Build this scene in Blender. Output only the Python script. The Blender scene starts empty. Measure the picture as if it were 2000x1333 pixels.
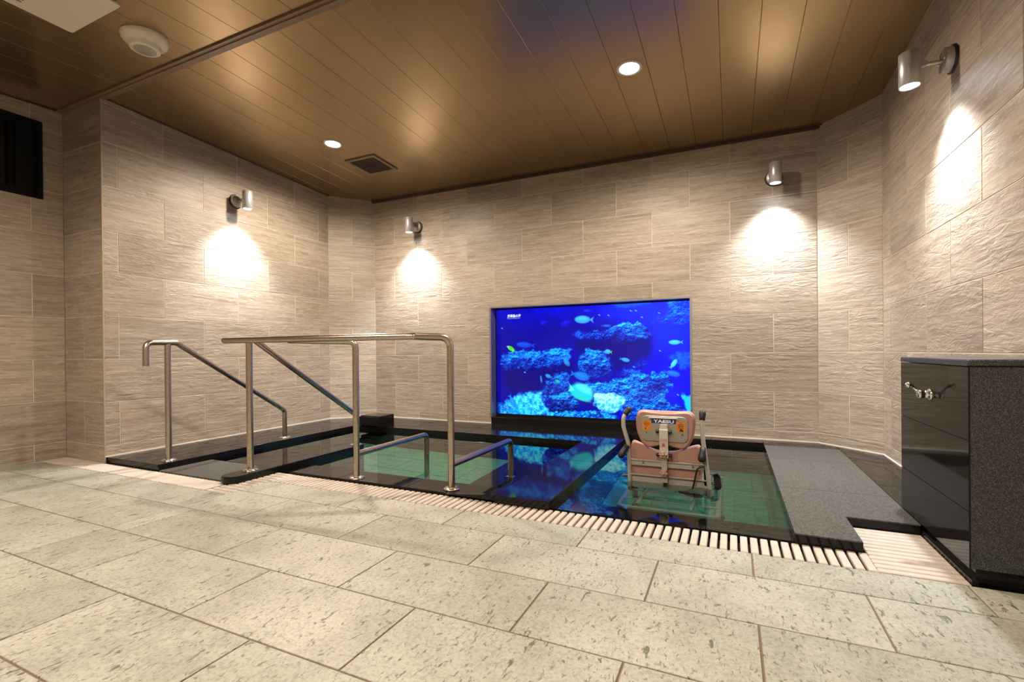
import bpy, bmesh, math, random
import numpy as np
from mathutils import Vector, Matrix

random.seed(7)
S = bpy.context.scene
COL = S.collection
PI = math.pi
R = math.radians

# ------------------------------------------------------------------ camera
CAMZ = 0.7396
th, roll, pitch, F = 0.4303, -0.0095, -0.0036, 933.12
right = Vector((math.cos(th), math.sin(th), 0))
fw = Vector((-math.sin(th), math.cos(th), 0))
up = Vector((0, 0, 1))
fwd = fw * math.cos(pitch) + up * math.sin(pitch)
upc = up * math.cos(pitch) - fw * math.sin(pitch)
rx = right * math.cos(roll) + upc * math.sin(roll)
ux = upc * math.cos(roll) - right * math.sin(roll)
cam = bpy.data.cameras.new('camera')
cam.sensor_width = 36
cam.sensor_fit = 'HORIZONTAL'
cam.lens = F / 2000 * 36
cam.shift_y = (691.24 - 666.5) / 2000
cam.clip_start = 0.02
camo = bpy.data.objects.new('camera', cam)
COL.objects.link(camo)
m = Matrix.Identity(4)
for i, v in enumerate((rx, ux, -fwd)):
    for j in range(3):
        m[j][i] = v[j]
m[2][3] = CAMZ
camo.matrix_world = m
S.camera = camo

# ------------------------------------------------------------------ world, exposure, render look
w = bpy.data.worlds.new('world')
S.world = w
w.use_nodes = True
w.node_tree.nodes['Background'].inputs[0].default_value = (0.10, 0.085, 0.07, 1)
w.node_tree.nodes['Background'].inputs[1].default_value = 0.2
S.view_settings.view_transform = 'Standard'
S.view_settings.look = 'None'
S.view_settings.gamma = 1
S.view_settings.exposure = 0.15
S.view_settings.use_curve_mapping = False
cy = S.cycles
cy.use_denoising = True
cy.max_bounces = 7
cy.use_light_tree = False
cy.diffuse_bounces = 4
cy.glossy_bounces = 3
cy.transmission_bounces = 4
cy.use_adaptive_sampling = True
cy.adaptive_threshold = 0.02
cy.sample_clamp_indirect = 6
cy.blur_glossy = 0.6
cy.caustics_reflective = False
cy.caustics_refractive = True

SPOT_W = 150         # wall spotlights
DOWN_W = 205         # recessed downlights over the bath
FRONT_W = 195        # recessed downlights over the tiled floor
WARM = (1.0, 0.86, 0.70)
COOL = (0.90, 0.95, 1.0)

# ------------------------------------------------------------------ node / material helpers
def lin(c):
    return tuple(((x / 255) / 12.92 if x / 255 <= 0.04045 else ((x / 255 + 0.055) / 1.055) ** 2.4) for x in c)

class NT:
    def __init__(s, name):
        s.m = bpy.data.materials.new(name)
        s.m.use_nodes = True
        s.t = s.m.node_tree
        s.b = s.t.nodes['Principled BSDF']
    def n(s, typ, **kw):
        o = s.t.nodes.new(typ)
        for k, v in kw.items():
            if k in ('inputs',):
                for a, b in v.items():
                    o.inputs[a].default_value = b
            else:
                setattr(o, k, v)
        return o
    def l(s, a, b):
        s.t.links.new(a, b)
    def set(s, **kw):
        for k, v in kw.items():
            s.b.inputs[k.replace('_', ' ')].default_value = v
        return s
    def coords(s, scale=(1, 1, 1), rnd=True, rot=(0, 0, 0)):
        tc = s.n('ShaderNodeTexCoord')
        mp = s.n('ShaderNodeMapping')
        mp.inputs['Scale'].default_value = scale
        mp.inputs['Rotation'].default_value = rot
        src = tc.outputs['Object']
        if rnd:
            oi = s.n('ShaderNodeObjectInfo')
            ma = s.n('ShaderNodeVectorMath', operation='SCALE')
            cb = s.n('ShaderNodeCombineXYZ')
            mul = s.n('ShaderNodeMath', operation='MULTIPLY', inputs={1: 7.31})
            fr = s.n('ShaderNodeMath', operation='FRACT')
            s.l(oi.outputs['Random'], mul.inputs[0])
            s.l(mul.outputs[0], fr.inputs[0])
            s.l(oi.outputs['Random'], cb.inputs[0])
            s.l(fr.outputs[0], cb.inputs[1])
            s.l(fr.outputs[0], cb.inputs[2])
            s.l(cb.outputs[0], ma.inputs[0])
            ma.inputs['Scale'].default_value = 37.0
            ad = s.n('ShaderNodeVectorMath', operation='ADD')
            s.l(src, ad.inputs[0])
            s.l(ma.outputs[0], ad.inputs[1])
            src = ad.outputs[0]
        s.l(src, mp.inputs['Vector'])
        return mp.outputs[0]
    def noise(s, vec, scale=5, detail=4, rough=0.55, dist=0.0):
        o = s.n('ShaderNodeTexNoise')
        o.inputs['Scale'].default_value = scale
        o.inputs['Detail'].default_value = detail
        o.inputs['Roughness'].default_value = rough
        o.inputs['Distortion'].default_value = dist
        s.l(vec, o.inputs['Vector'])
        return o.outputs['Fac']
    def ramp(s, fac, stops):
        o = s.n('ShaderNodeValToRGB')
        e = o.color_ramp.elements
        while len(e) < len(stops):
            e.new(0.5)
        for i, (p, c) in enumerate(stops):
            e[i].position = p
            e[i].color = tuple(c) + (1,) if len(c) == 3 else c
        s.l(fac, o.inputs['Fac'])
        return o.outputs['Color']
    def mix(s, fac, a, b, mode='MIX'):
        o = s.n('ShaderNodeMix', data_type='RGBA', blend_type=mode)
        if isinstance(fac, (int, float)):
            o.inputs[0].default_value = fac
        else:
            s.l(fac, o.inputs[0])
        for i, v in ((6, a), (7, b)):
            if isinstance(v, tuple):
                o.inputs[i].default_value = v + (1,) if len(v) == 3 else v
            else:
                s.l(v, o.inputs[i])
        return o.outputs[2]
    def bump(s, h, strength=0.5, dist=0.01):
        o = s.n('ShaderNodeBump')
        o.inputs['Strength'].default_value = strength
        o.inputs['Distance'].default_value = dist
        s.l(h, o.inputs['Height'])
        s.l(o.outputs[0], s.b.inputs['Normal'])
    def color(s, c):
        s.l(c, s.b.inputs['Base Color'])

def plain(name, col, rough=0.5, metal=0.0, spec=0.5):
    k = NT(name)
    k.set(Base_Color=tuple(col) + (1,), Roughness=rough, Metallic=metal)
    k.b.inputs['Specular IOR Level'].default_value = spec
    return k

M = {}
# wall tile: split-face travertine look
k = NT('wall_tile')
v1 = k.coords((1.6, 1.6, 26))
v2 = k.coords((7, 7, 95))
v3 = k.coords((3.6, 3.6, 13))
v4 = k.coords((1.2, 1.2, 2.2))
n1 = k.noise(v1, 2.2, 3, 0.6, 0.4)
n2 = k.noise(v2, 2.5, 2, 0.6, 0.3)
c1 = k.ramp(n1, [(0.27, (0.245, 0.190, 0.140)), (0.5, (0.358, 0.296, 0.232)), (0.73, (0.458, 0.388, 0.312))])
c2 = k.ramp(n2, [(0.56, (0, 0, 0)), (0.74, (1, 1, 1))])
c3 = k.mix(c2, c1, (0.55, 0.49, 0.42))
oi = k.n('ShaderNodeObjectInfo')
tv = k.ramp(oi.outputs['Random'], [(0.0, (0.86, 0.85, 0.84)), (1.0, (1.08, 1.06, 1.04))])
k.color(k.mix(1.0, c3, tv, 'MULTIPLY'))
ridge = k.noise(v3, 2.0, 4, 0.66, 1.7)
patch = k.noise(v4, 1.6, 2, 0.5)
pr_ = k.ramp(patch, [(0.38, (0.15, 0.15, 0.15)), (0.62, (1, 1, 1))])
rr = k.ramp(ridge, [(0.30, (0, 0, 0)), (0.72, (1, 1, 1))])
h = k.mix(1.0, rr, pr_, 'MULTIPLY')
k.bump(h, 0.7, 0.005)
k.set(Roughness=0.48)
M['tile'] = k.m
M['grout'] = plain('pale_grout', (0.66, 0.58, 0.48), 0.8).m
M['bead'] = plain('tan_corner_bead', (0.40, 0.31, 0.22), 0.45).m
M['white_seal'] = plain('white_sealant', (0.75, 0.70, 0.62), 0.6).m

# floor tile: pale green tuff with dark flecks
k = NT('floor_tile')
va = k.coords((1, 1, 1))
vb = k.coords((26, 10, 10), rot=(0, 0, R(52)))
vc = k.coords((52, 22, 22), rot=(0, 0, R(38)))
base = k.ramp(k.noise(va, 3.2, 3, 0.6, 0.3), [(0.3, (0.318, 0.312, 0.254)), (0.55, (0.418, 0.412, 0.345)), (0.75, (0.474, 0.462, 0.398))])
grain = k.ramp(k.noise(va, 95, 2, 0.7), [(0.3, (0.72, 0.73, 0.70)), (0.52, (1.0, 1.0, 1.0)), (0.7, (1.10, 1.10, 1.10))])
base = k.mix(1.0, base, grain, 'MULTIPLY')
f1 = k.ramp(k.noise(vb, 1.9, 3, 0.6, 0.9), [(0.61, (0, 0, 0)), (0.68, (0.95, 0.95, 0.95))])
f2 = k.ramp(k.noise(vc, 1.9, 2, 0.6, 0.8), [(0.61, (0, 0, 0)), (0.68, (0.85, 0.85, 0.85))])
col = k.mix(f2, base, (0.150, 0.135, 0.085))
col = k.mix(f1, col, (0.100, 0.115, 0.065))
oi = k.n('ShaderNodeObjectInfo')
tv = k.ramp(oi.outputs['Random'], [(0.0, (0.93, 0.94, 0.92)), (1.0, (1.05, 1.04, 1.05))])
k.color(k.mix(1.0, col, tv, 'MULTIPLY'))
k.bump(k.noise(va, 60, 4, 0.6), 0.25, 0.002)
k.set(Roughness=0.5)
M['ftile'] = k.m
M['fgrout'] = plain('brown_floor_grout', (0.20, 0.135, 0.09), 0.85).m
# pool floor stone (same tuff, greener)
k = NT('pool_floor_tile')
va = k.coords((1, 1, 1))
col = k.ramp(k.noise(va, 22, 5, 0.7), [(0.3, (0.16, 0.42, 0.29)), (0.55, (0.26, 0.62, 0.43)), (0.8, (0.34, 0.72, 0.52))])
k.color(col)
k.set(Roughness=0.6)
M['ptile'] = k.m
k = NT('deep_green_pool_tile')
va = k.coords((1, 1, 1))
k.color(k.ramp(k.noise(va, 22, 4, 0.7), [(0.3, (0.035, 0.26, 0.175)), (0.6, (0.07, 0.40, 0.28)), (0.8, (0.10, 0.47, 0.34))]))
k.set(Roughness=0.6)
M['ptile2'] = k.m
M['pgrout2'] = plain('deep_pool_grout', (0.06, 0.26, 0.18), 0.8).m
M['pgrout'] = plain('pool_grout', (0.17, 0.33, 0.24), 0.8).m

def granite(name, dark, lite, rough, scale, lo=0.45, hi=0.62, bump=0.0):
    k = NT(name)
    va = k.coords((1, 1, 1))
    n = k.noise(va, scale, 3, 0.75)
    k.color(k.ramp(n, [(lo, dark), (hi, lite)]))
    k.set(Roughness=rough)
    k.b.inputs['Specular IOR Level'].default_value = 0.18
    if bump:
        k.bump(n, bump, 0.002)
    return k.m
M['black'] = granite('polished_black_granite', (0.007, 0.0062, 0.006), (0.018, 0.016, 0.015), 0.06, 260)
M['flamed'] = granite('flamed_grey_granite', (0.038, 0.034, 0.029), (0.125, 0.113, 0.098), 0.68, 130, 0.36, 0.66, 0.3)
k = NT('speckled_grey_granite')
vo = k.n('ShaderNodeTexVoronoi')
vo.inputs['Scale'].default_value = 520
k.l(k.coords((1, 1, 1), rnd=False), vo.inputs['Vector'])
k.color(k.ramp(vo.outputs['Color'], [(0.25, (0.010, 0.010, 0.010)), (0.55, (0.034, 0.034, 0.032)), (0.9, (0.13, 0.13, 0.12))]))
k.set(Roughness=0.45)
M['speck'] = k.m
M['poolstone'] = granite('dark_pool_stone', (0.016, 0.015, 0.012), (0.042, 0.039, 0.031), 0.35, 120)
M['trough'] = plain('drain_trough', (0.012, 0.010, 0.008), 0.7).m

# ceiling panel: satin brown
k = NT('ceiling_panel')
va = k.coords((1, 1, 1))
n = k.noise(va, 420, 2, 0.6)
k.color(k.ramp(n, [(0.3, (0.330, 0.222, 0.112)), (0.7, (0.410, 0.285, 0.150))]))
k.set(Roughness=0.27, Metallic=0.80)
k.b.inputs['Specular IOR Level'].default_value = 0.4
k.bump(n, 0.10, 0.0008)
M['ceil'] = k.m
M['ceilback'] = plain('ceiling_joint', (0.09, 0.055, 0.03), 0.7).m
M['ctrim'] = plain('brown_ceiling_trim', (0.21, 0.135, 0.08), 0.38).m
M['dtrim'] = plain('dark_brown_trim', (0.055, 0.033, 0.022), 0.35).m

# metals, plastics
k = NT('brushed_stainless')
va = k.coords((1, 1, 1), rnd=False)
n = k.noise(va, 90, 3, 0.6)
k.color(k.ramp(n, [(0.3, (0.42, 0.355, 0.285)), (0.7, (0.56, 0.49, 0.41))]))
k.set(Metallic=1.0, Roughness=0.27)
M['steel'] = k.m
M['steelp'] = plain('polished_steel', (0.66, 0.61, 0.54), 0.16, 1.0).m
M['chrome'] = plain('chrome', (0.75, 0.75, 0.75), 0.06, 1.0).m
M['alu'] = plain('satin_aluminium', (0.50, 0.49, 0.48), 0.34, 0.55).m
M['lining'] = plain('dark_metal_lining', (0.34, 0.33, 0.34), 0.32, 0.7).m
M['cream'] = plain('cream_plastic', (0.78, 0.71, 0.57), 0.42).m
M['creamd'] = plain('dark_slot', (0.02, 0.017, 0.014), 0.6).m
M['blackp'] = plain('black_rubber', (0.012, 0.012, 0.013), 0.45).m
M['blackm'] = plain('black_metal', (0.003, 0.003, 0.0035), 0.5, 0.0, 0.2).m
M['glassd'] = plain('dark_window_glass', (0.006, 0.005, 0.004), 0.12, 0.0, 0.3).m
M['pink'] = plain('pink_cushion', (0.44, 0.240, 0.190), 0.5).m
M['pinkk'] = plain('pink_plastic_knob', (0.50, 0.30, 0.21), 0.4).m
M['frame'] = plain('beige_painted_steel', (0.50, 0.46, 0.39), 0.35, 0.15).m
M['whitep'] = plain('white_painted_metal', (0.60, 0.56, 0.50), 0.35).m
M['plate'] = plain('grey_back_plate', (0.36, 0.335, 0.28), 0.4, 0.3).m
M['navy'] = plain('navy_label', (0.008, 0.025, 0.16), 0.4).m
M['labelw'] = plain('label_white', (0.8, 0.8, 0.78), 0.4).m
M['orange'] = plain('orange_sticker', (0.75, 0.24, 0.015), 0.45).m
M['ink'] = plain('sticker_ink', (0.03, 0.015, 0.01), 0.5).m
M['red'] = plain('red_print', (0.62, 0.05, 0.06), 0.45).m
M['pinkdot'] = plain('pink_print', (0.75, 0.16, 0.20), 0.45).m
M['strap'] = plain('brown_black_belt', (0.022, 0.018, 0.014), 0.6).m
M['teal'] = plain('white_coated_pipe', (0.40, 0.48, 0.42), 0.35).m
k = NT('drain_slat')
va = k.coords((1, 1, 1))
k.color(k.ramp(k.noise(va, 9, 3, 0.6), [(0.3, (0.52, 0.44, 0.37)), (0.7, (0.62, 0.535, 0.46))]))
k.set(Roughness=0.5)
M['slat'] = k.m

def emit(name, col, strength):
    k = NT(name)
    k.set(Base_Color=tuple(col) + (1,), Roughness=0.4)
    k.b.inputs['Emission Color'].default_value = tuple(col) + (1,)
    k.b.inputs['Emission Strength'].default_value = strength
    k.m.cycles.emission_sampling = 'NONE'
    return k.m
M['lens'] = emit('spotlight_lens', COOL, 12)
M['diff'] = emit('downlight_diffuser', (1, 0.93, 0.82), 9)

# water: refracting, clear, slightly green
k = NT('pool_water')
k.set(Base_Color=(0.60, 0.93, 0.80, 1), Roughness=0.0, IOR=1.333)
k.b.inputs['Transmission Weight'].default_value = 1.0
M['water'] = k.m

# ------------------------------------------------------------------ geometry helpers
class MB:
    def __init__(s):
        s.v, s.f, s.sm = [], [], []
    def add(s, vs, fs, smooth=False):
        o = len(s.v)
        s.v += [tuple(v) for v in vs]
        s.f += [tuple(i + o for i in f) for f in fs]
        s.sm += [smooth] * len(fs)
        return s
    def box(s, a, b):
        x0, y0, z0 = a
        x1, y1, z1 = b
        return s.add([(x0, y0, z0), (x1, y0, z0), (x1, y1, z0), (x0, y1, z0), (x0, y0, z1), (x1, y0, z1), (x1, y1, z1), (x0, y1, z1)],
                     [(0, 3, 2, 1), (4, 5, 6, 7), (0, 1, 5, 4), (1, 2, 6, 5), (2, 3, 7, 6), (3, 0, 4, 7)])
    def cbox(s, a, b, c, axis=2):
        """box with the far end (+axis) chamfered by c all round"""
        lo = list(a); hi = list(b)
        i, j = [t for t in range(3) if t != axis]
        vs = []
        for lev, ins in ((lo[axis], 0), (hi[axis] - c, 0), (hi[axis], c)):
            for (p, q) in ((0, 0), (1, 0), (1, 1), (0, 1)):
                v = [0, 0, 0]
                v[axis] = lev
                v[i] = (lo[i] + ins) if p == 0 else (hi[i] - ins)
                v[j] = (lo[j] + ins) if q == 0 else (hi[j] - ins)
                vs.append(v)
        fs = [(0, 3, 2, 1), (8, 9, 10, 11)]
        for r in (0, 4):
            for t in range(4):
                u = (t + 1) % 4
                fs.append((r + t, r + u, r + 4 + u, r + 4 + t))
        if axis == 1:
            fs = [f[::-1] for f in fs]
        return s.add(vs, fs)
    def tube(s, path, r, n=16, caps=True, flat=None):
        P = [Vector(p) for p in path]
        N = len(P)
        T = []
        for i in range(N):
            a = P[max(i - 1, 0)]; b = P[min(i + 1, N - 1)]
            T.append((b - a).normalized())
        ref = Vector((0, 0, 1)) if abs(T[0].z) < 0.9 else Vector((1, 0, 0))
        u = T[0].cross(ref).normalized()
        vs, fs = [], []
        for i in range(N):
            if i:
                u = (u - T[i] * u.dot(T[i])).normalized()
            w_ = T[i].cross(u)
            rr = r[i] if isinstance(r, (list, tuple)) else r
            for k_ in range(n):
                a = 2 * PI * k_ / n
                vs.append(P[i] + u * (rr * math.cos(a)) + w_ * (rr * math.sin(a) * (flat or 1)))
        for i in range(N - 1):
            for k_ in range(n):
                k2 = (k_ + 1) % n
                fs.append((i * n + k_, i * n + k2, (i + 1) * n + k2, (i + 1) * n + k_))
        s.add(vs, fs, True)
        if caps:
            s.add(vs[:n], [tuple(range(n))[::-1]])
            s.add(vs[-n:], [tuple(range(n))])
        return s
    def lathe(s, prof, M4=None, n=32, smooth=True, caps=True):
        M4 = M4 or Matrix.Identity(4)
        vs, fs = [], []
        for (r, z) in prof:
            for k_ in range(n):
                a = 2 * PI * k_ / n
                vs.append(M4 @ Vector((r * math.cos(a), r * math.sin(a), z)))
        for i in range(len(prof) - 1):
            for k_ in range(n):
                k2 = (k_ + 1) % n
                fs.append((i * n + k_, i * n + k2, (i + 1) * n + k2, (i + 1) * n + k_))
        s.add(vs, fs, smooth)
        if caps and prof[0][0] > 1e-5:
            s.add(vs[:n], [tuple(range(n))[::-1]])
        if caps and prof[-1][0] > 1e-5:
            s.add(vs[-n:], [tuple(range(n))])
        return s
    def prism(s, poly, d0, d1, fr, bev=0.0):
        """poly: 2-D outline, extruded along frame normal from d0 to d1; fr(x,y,d)->world"""
        n = len(poly)
        cx = sum(p[0] for p in poly) / n; cyy = sum(p[1] for p in poly) / n
        def ins(p, c):
            dx, dy = p[0] - cx, p[1] - cyy
            L = math.hypot(dx, dy) or 1
            return (p[0] - dx / L * c, p[1] - dy / L * c)
        lv = [(d0, bev), (d0 + (bev if d1 > d0 else -bev), 0), (d1 - (bev if d1 > d0 else -bev), 0), (d1, bev)] if bev else [(d0, 0), (d1, 0)]
        vs = [fr(*ins(p, c), d) for d, c in lv for p in poly]
        fs = []
        for r in range(len(lv) - 1):
            for t in range(n):
                u = (t + 1) % n
                fs.append((r * n + t, r * n + u, (r + 1) * n + u, (r + 1) * n + t))
        s.add(vs, fs, False)
        s.add(vs[:n], [tuple(range(n))[::-1]])
        s.add(vs[-n:], [tuple(range(n))])
        return s
    def mesh(s, name, mat):
        me = bpy.data.meshes.new(name)
        me.from_pydata(s.v, [], s.f)
        me.polygons.foreach_set('use_smooth', s.sm)
        me.materials.append(mat)
        me.update()
        bm = bmesh.new(); bm.from_mesh(me)
        bmesh.ops.recalc_face_normals(bm, faces=bm.faces)
        bm.to_mesh(me); bm.free()
        return me
    def build(s, name, mat, parent=None):
        return link(name, s.mesh(name, mat), parent)

def link(name, me, parent=None, loc=None, rot=None):
    o = bpy.data.objects.new(name, me)
    COL.objects.link(o)
    if parent:
        o.parent = parent
        o.matrix_parent_inverse = parent.matrix_world.inverted()
    if loc is not None:
        o.location = loc
    if rot is not None:
        o.rotation_euler = rot
    return o

def tag(o, label, cat, group=None, kind=None):
    o['label'] = label
    o['category'] = cat
    if group:
        o['group'] = group
    if kind:
        o['kind'] = kind
    return o

def empty(name, loc=(0, 0, 0)):
    o = bpy.data.objects.new(name, None)
    COL.objects.link(o)
    o.empty_display_size = 0.05
    o.location = loc
    o.matrix_world = Matrix.Translation(loc)
    return o

def thing(name, label, cat, loc=(0, 0, 0), group=None):
    return tag(empty(name, loc), label, cat, group)

def struct(name, mb, mat, label, cat):
    o = mb.build(name, mat) if isinstance(mb, MB) else mb
    return tag(o, label, cat, kind='structure')

def fillet(pts, r, n=6):
    P = [Vector(p) for p in pts]
    out = [P[0]]
    for i in range(1, len(P) - 1):
        a = (P[i - 1] - P[i]); b = (P[i + 1] - P[i])
        la, lb = a.length, b.length
        a.normalize(); b.normalize()
        ang = a.angle(b)
        d = min(r / math.tan(ang / 2), la * 0.49, lb * 0.49)
        p0, p1 = P[i] + a * d, P[i] + b * d
        for k_ in range(n + 1):
            t = k_ / n
            out.append((p0 * (1 - t) + P[i] * t) * (1 - t) + (P[i] * (1 - t) + p1 * t) * t)
    out.append(P[-1])
    return out

def frame_world(o, ex, ey, ez):
    o, ex, ey, ez = Vector(o), Vector(ex), Vector(ey), Vector(ez)
    return lambda x, y, d: o + ex * x + ey * y + ez * d

def align(loc, zdir, xdir=None):
    z = Vector(zdir).normalized()
    x = Vector(xdir) if xdir else (Vector((1, 0, 0)) if abs(z.x) < 0.9 else Vector((0, 1, 0)))
    y = z.cross(x).normalized(); x = y.cross(z).normalized()
    mm = Matrix.Identity(4)
    for i, v in enumerate((x, y, z)):
        for j in range(3):
            mm[j][i] = v[j]
    return Matrix.Translation(loc) @ mm


# ------------------------------------------------------------------ room numbers
XL, YN, XW, YB, XR = -3.921, 1.815, -4.433, 4.182, 0.9075
YC1, XC1, XC2, YC2 = 3.845, -3.578, 0.5875, 3.8625
Z0, TH = 0.1176, 0.3
YF = -2.2                        # wall behind the viewpoint
RIM = 0.04
def ceil(x, y):
    return 2.52 - (0.042 * (y - 1.81) if y > 1.81 else 0.055 * (1.81 - y)) - 0.006 * (x + 3.92)

# ------------------------------------------------------------------ tiled walls
TILE_CACHE = {}
def tile_mesh(wd, ht):
    key = (round(wd, 3), round(ht, 3))
    if key not in TILE_CACHE:
        TILE_CACHE[key] = MB().cbox((0, 0, 0), (wd, 0.009, ht), 0.0014, axis=1).mesh('tile', M['tile'])
    return TILE_CACHE[key]

def wall(name, p0, p1, even, zb, label, opening=None, flip=False, thick=0.12, gap=0.004, trim=(0, 0)):
    """p0->p1 along the wall seen with the room on its left (normal = left of direction unless flip).
    even: distance from p0 of one vertical joint in even courses, None = full-width courses with a centre joint."""
    a, b = Vector((p0[0], p0[1], 0)), Vector((p1[0], p1[1], 0))
    L = (b - a).length
    e = (b - a) / L
    nrm = Vector((-e.y, e.x, 0)) * (-1 if flip else 1)
    back = MB()
    fr = lambda x, z, d: a + e * x + nrm * d + Vector((0, 0, z))
    rects = [(trim[0], L - trim[1], -0.9, 2.62)]
    if opening:
        x0, x1, z0, z1 = opening
        rects = [(0, x0, -0.9, 2.62), (x1, L, -0.9, 2.62), (x0, x1, z1, 2.62), (x0, x1, -0.9, z0)]
    for (x0, x1, z0, z1) in rects:
        vs = [fr(x, z, d) for d in (-0.0022 - thick, -0.0022) for (x, z) in ((x0, z0), (x1, z0), (x1, z1), (x0, z1))]
        back.add(vs, [(0, 3, 2, 1), (4, 5, 6, 7), (0, 1, 5, 4), (1, 2, 6, 5), (2, 3, 7, 6), (3, 0, 4, 7)])
    wo = struct(name, back, M['grout'], label, 'wall')
    ang = math.atan2(e.y, e.x)
    for row in range(-1, 8):
        z0 = max(Z0 + TH * row, zb)
        z1 = min(Z0 + TH * (row + 1), 2.56)
        if z1 - z0 < 0.01:
            continue
        if even is None:
            js = [L / 2] if row % 2 == 0 else []
        else:
            s0 = even + (0 if row % 2 == 0 else 0.3005)
            s0 -= math.ceil(s0 / 0.601) * 0.601
            js = []
            while s0 < L:
                if 0.015 < s0 < L - 0.015:
                    js.append(s0)
                s0 += 0.601
        xs = [0] + js + [L]
        for x0, x1 in zip(xs[:-1], xs[1:]):
            g = gap / 2
            r = (x0 + g, x1 - g, z0 + g, z1 - g)
            parts = [r]
            if opening:
                ox0, ox1, oz0, oz1 = opening
                if r[0] < ox1 and r[1] > ox0 and r[2] < oz1 and r[3] > oz0:
                    parts = []
                    if r[3] > oz1: parts.append((r[0], r[1], oz1, r[3]))
                    if r[2] < oz0: parts.append((r[0], r[1], r[2], oz0))
                    lo = max(r[2], oz0); hi = min(r[3], oz1)
                    if r[0] < ox0: parts.append((r[0], ox0, lo, hi))
                    if r[1] > ox1: parts.append((ox1, r[1], lo, hi))
            if not parts:
                continue
            if len(parts) == 1 and not flip:
                q = parts[0]
                # local y = outward normal needs rotation: local x=e, local y=nrm
                o = link('tile', tile_mesh(q[1] - q[0], q[3] - q[2]), wo, fr(q[0], q[2], -0.009), (0, 0, ang))
            else:
                mb = MB()
                for q in parts:
                    mb.box((q[0] - r[0], 0, q[2] - r[2]), (q[1] - r[0], 0.009, q[3] - r[2]))
                link('tile', mb.mesh('tile', M['tile']), wo, fr(r[0], r[2], -0.009), (0, 0, ang))
    return wo

# walls are walked clockwise-negative so that the room lies on the left of the direction
OPEN_X0, OPEN_X1, OPEN_Z1 = -2.147, -0.304, 1.174
# back wall: from right to left
L_b = XC2 - XC1
ev = XC2 - (-3.3094 + 0.6011 * 6)
wall('wall_back', (XC2, YB), (XC1, YB), ev, RIM, 'beige textured stone-tile wall behind the baths with the recessed screen',
     opening=(XC2 - OPEN_X1, XC2 - OPEN_X0, 0.10, OPEN_Z1))
wall('wall_left', (XL, YC1), (XL, YN), YC1 - 1.9083, RIM, 'beige stone-tile wall along the left handrail with one spotlight', trim=(0, 0.012))
wall('wall_back_left', (XC1, YB), (XL, YC1), None, RIM, 'narrow angled beige tile wall in the far left corner')
wall('wall_back_right', (XR, YC2), (XC2, YB), None, RIM, 'narrow angled beige tile wall in the far right corner')
wall('wall_right', (XR, YF), (XR, YC2), 3.1036 - YF, 0.0, 'beige stone-tile wall on the right above the stone counter')
wall('wall_return', (XL, YN), (XW, YN), None, 0.0, 'short beige tile return wall between window wall and left handrail', trim=(0.012, 0))
wall('wall_far_left', (XW, YN), (XW, YF), YN - 1.337, 0.0, 'beige tile wall at far left holding the dark window',
     opening=(YN - 1.697, YN - 0.90, 1.857, 2.395))
wall('wall_front', (XW, YF), (XR, YF), 0.2, 0.0, 'beige tile wall behind the viewpoint')
# metal corner bead at the outer tile corner
cb = MB().box((XL - 0.004, YN - 0.004, 0.0), (XL + 0.004, YN + 0.004, 2.515))
struct('trim_1', cb, M['bead'], 'thin vertical metal edge strip on the outer tiled corner at left', 'edge strip')
# white sealant line at the foot of the walls above the rims
sl = MB()
def seal(p0, p1, z=RIM, wd=0.006):
    a, b = Vector((*p0, z)), Vector((*p1, z))
    e = (b - a).normalized(); n_ = Vector((-e.y, e.x, 0))
    vs = [p + n_ * d + Vector((0, 0, hh)) for hh in (0, wd) for p, d in ((a, -0.002), (b, -0.002), (b, wd), (a, wd))]
    sl.add(vs, [(0, 3, 2, 1), (4, 5, 6, 7), (0, 1, 5, 4), (1, 2, 6, 5), (2, 3, 7, 6), (3, 0, 4, 7)])
for a, b in (((XC2, YB), (OPEN_X1, YB)), ((OPEN_X0, YB), (XC1, YB)), ((XL, YC1), (XL, YN)), ((XC1, YB), (XL, YC1)), ((XR, YC2), (XC2, YB)), ((XR, 2.6), (XR, YC2))):
    seal(a, b)
struct('trim_2', sl, M['white_seal'], 'thin white sealant line where wall tiles meet the black rim', 'sealant')

# ------------------------------------------------------------------ floor tiles
fl = MB().box((XW - 0.1, YF - 0.1, -0.12), (XR + 0.1, 1.655, -0.0035)).box((-2.46, 1.655, -0.12), (XR + 0.1, 1.925, -0.0035))
floor = struct('floor', fl, M['fgrout'], 'pale green-beige stone tile floor with brown joints', 'floor')
FT = {}
def ftile(x0, x1, y0, y1, parent, mat, z, th_=0.012, g=0.0055):
    if x1 - x0 < 0.02 or y1 - y0 < 0.02:
        return
    key = (round(x1 - x0, 3), round(y1 - y0, 3), mat.name)
    if key not in FT:
        FT[key] = MB().cbox((-(x1 - x0 - g) / 2, -(y1 - y0 - g) / 2, -th_), ((x1 - x0 - g) / 2, (y1 - y0 - g) / 2, 0), 0.0012).mesh('tile', mat)
    return link('tile', FT[key], parent, ((x0 + x1) / 2, (y0 + y1) / 2, z))
for region in ((XW, -2.445, -1.9, 1.665), (-2.445, XR, -1.9, 1.935)):
    for row in range(-12, 2):
        y0, y1 = 1.739 + 0.3 * (row - 1), 1.739 + 0.3 * row
        off = 0.362 if row % 2 == 0 else 0.062
        for kx in range(-9, 3):
            x0, x1 = off + 0.6 * kx, off + 0.6 * (kx + 1)
            a0, a1 = max(x0, region[0]), min(x1, region[1])
            b0, b1 = max(y0, region[2]), min(y1, region[3])
            if a1 > a0 and b1 > b0:
                ftile(a0, a1, b0, b1, floor, M['ftile'], 0)

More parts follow.
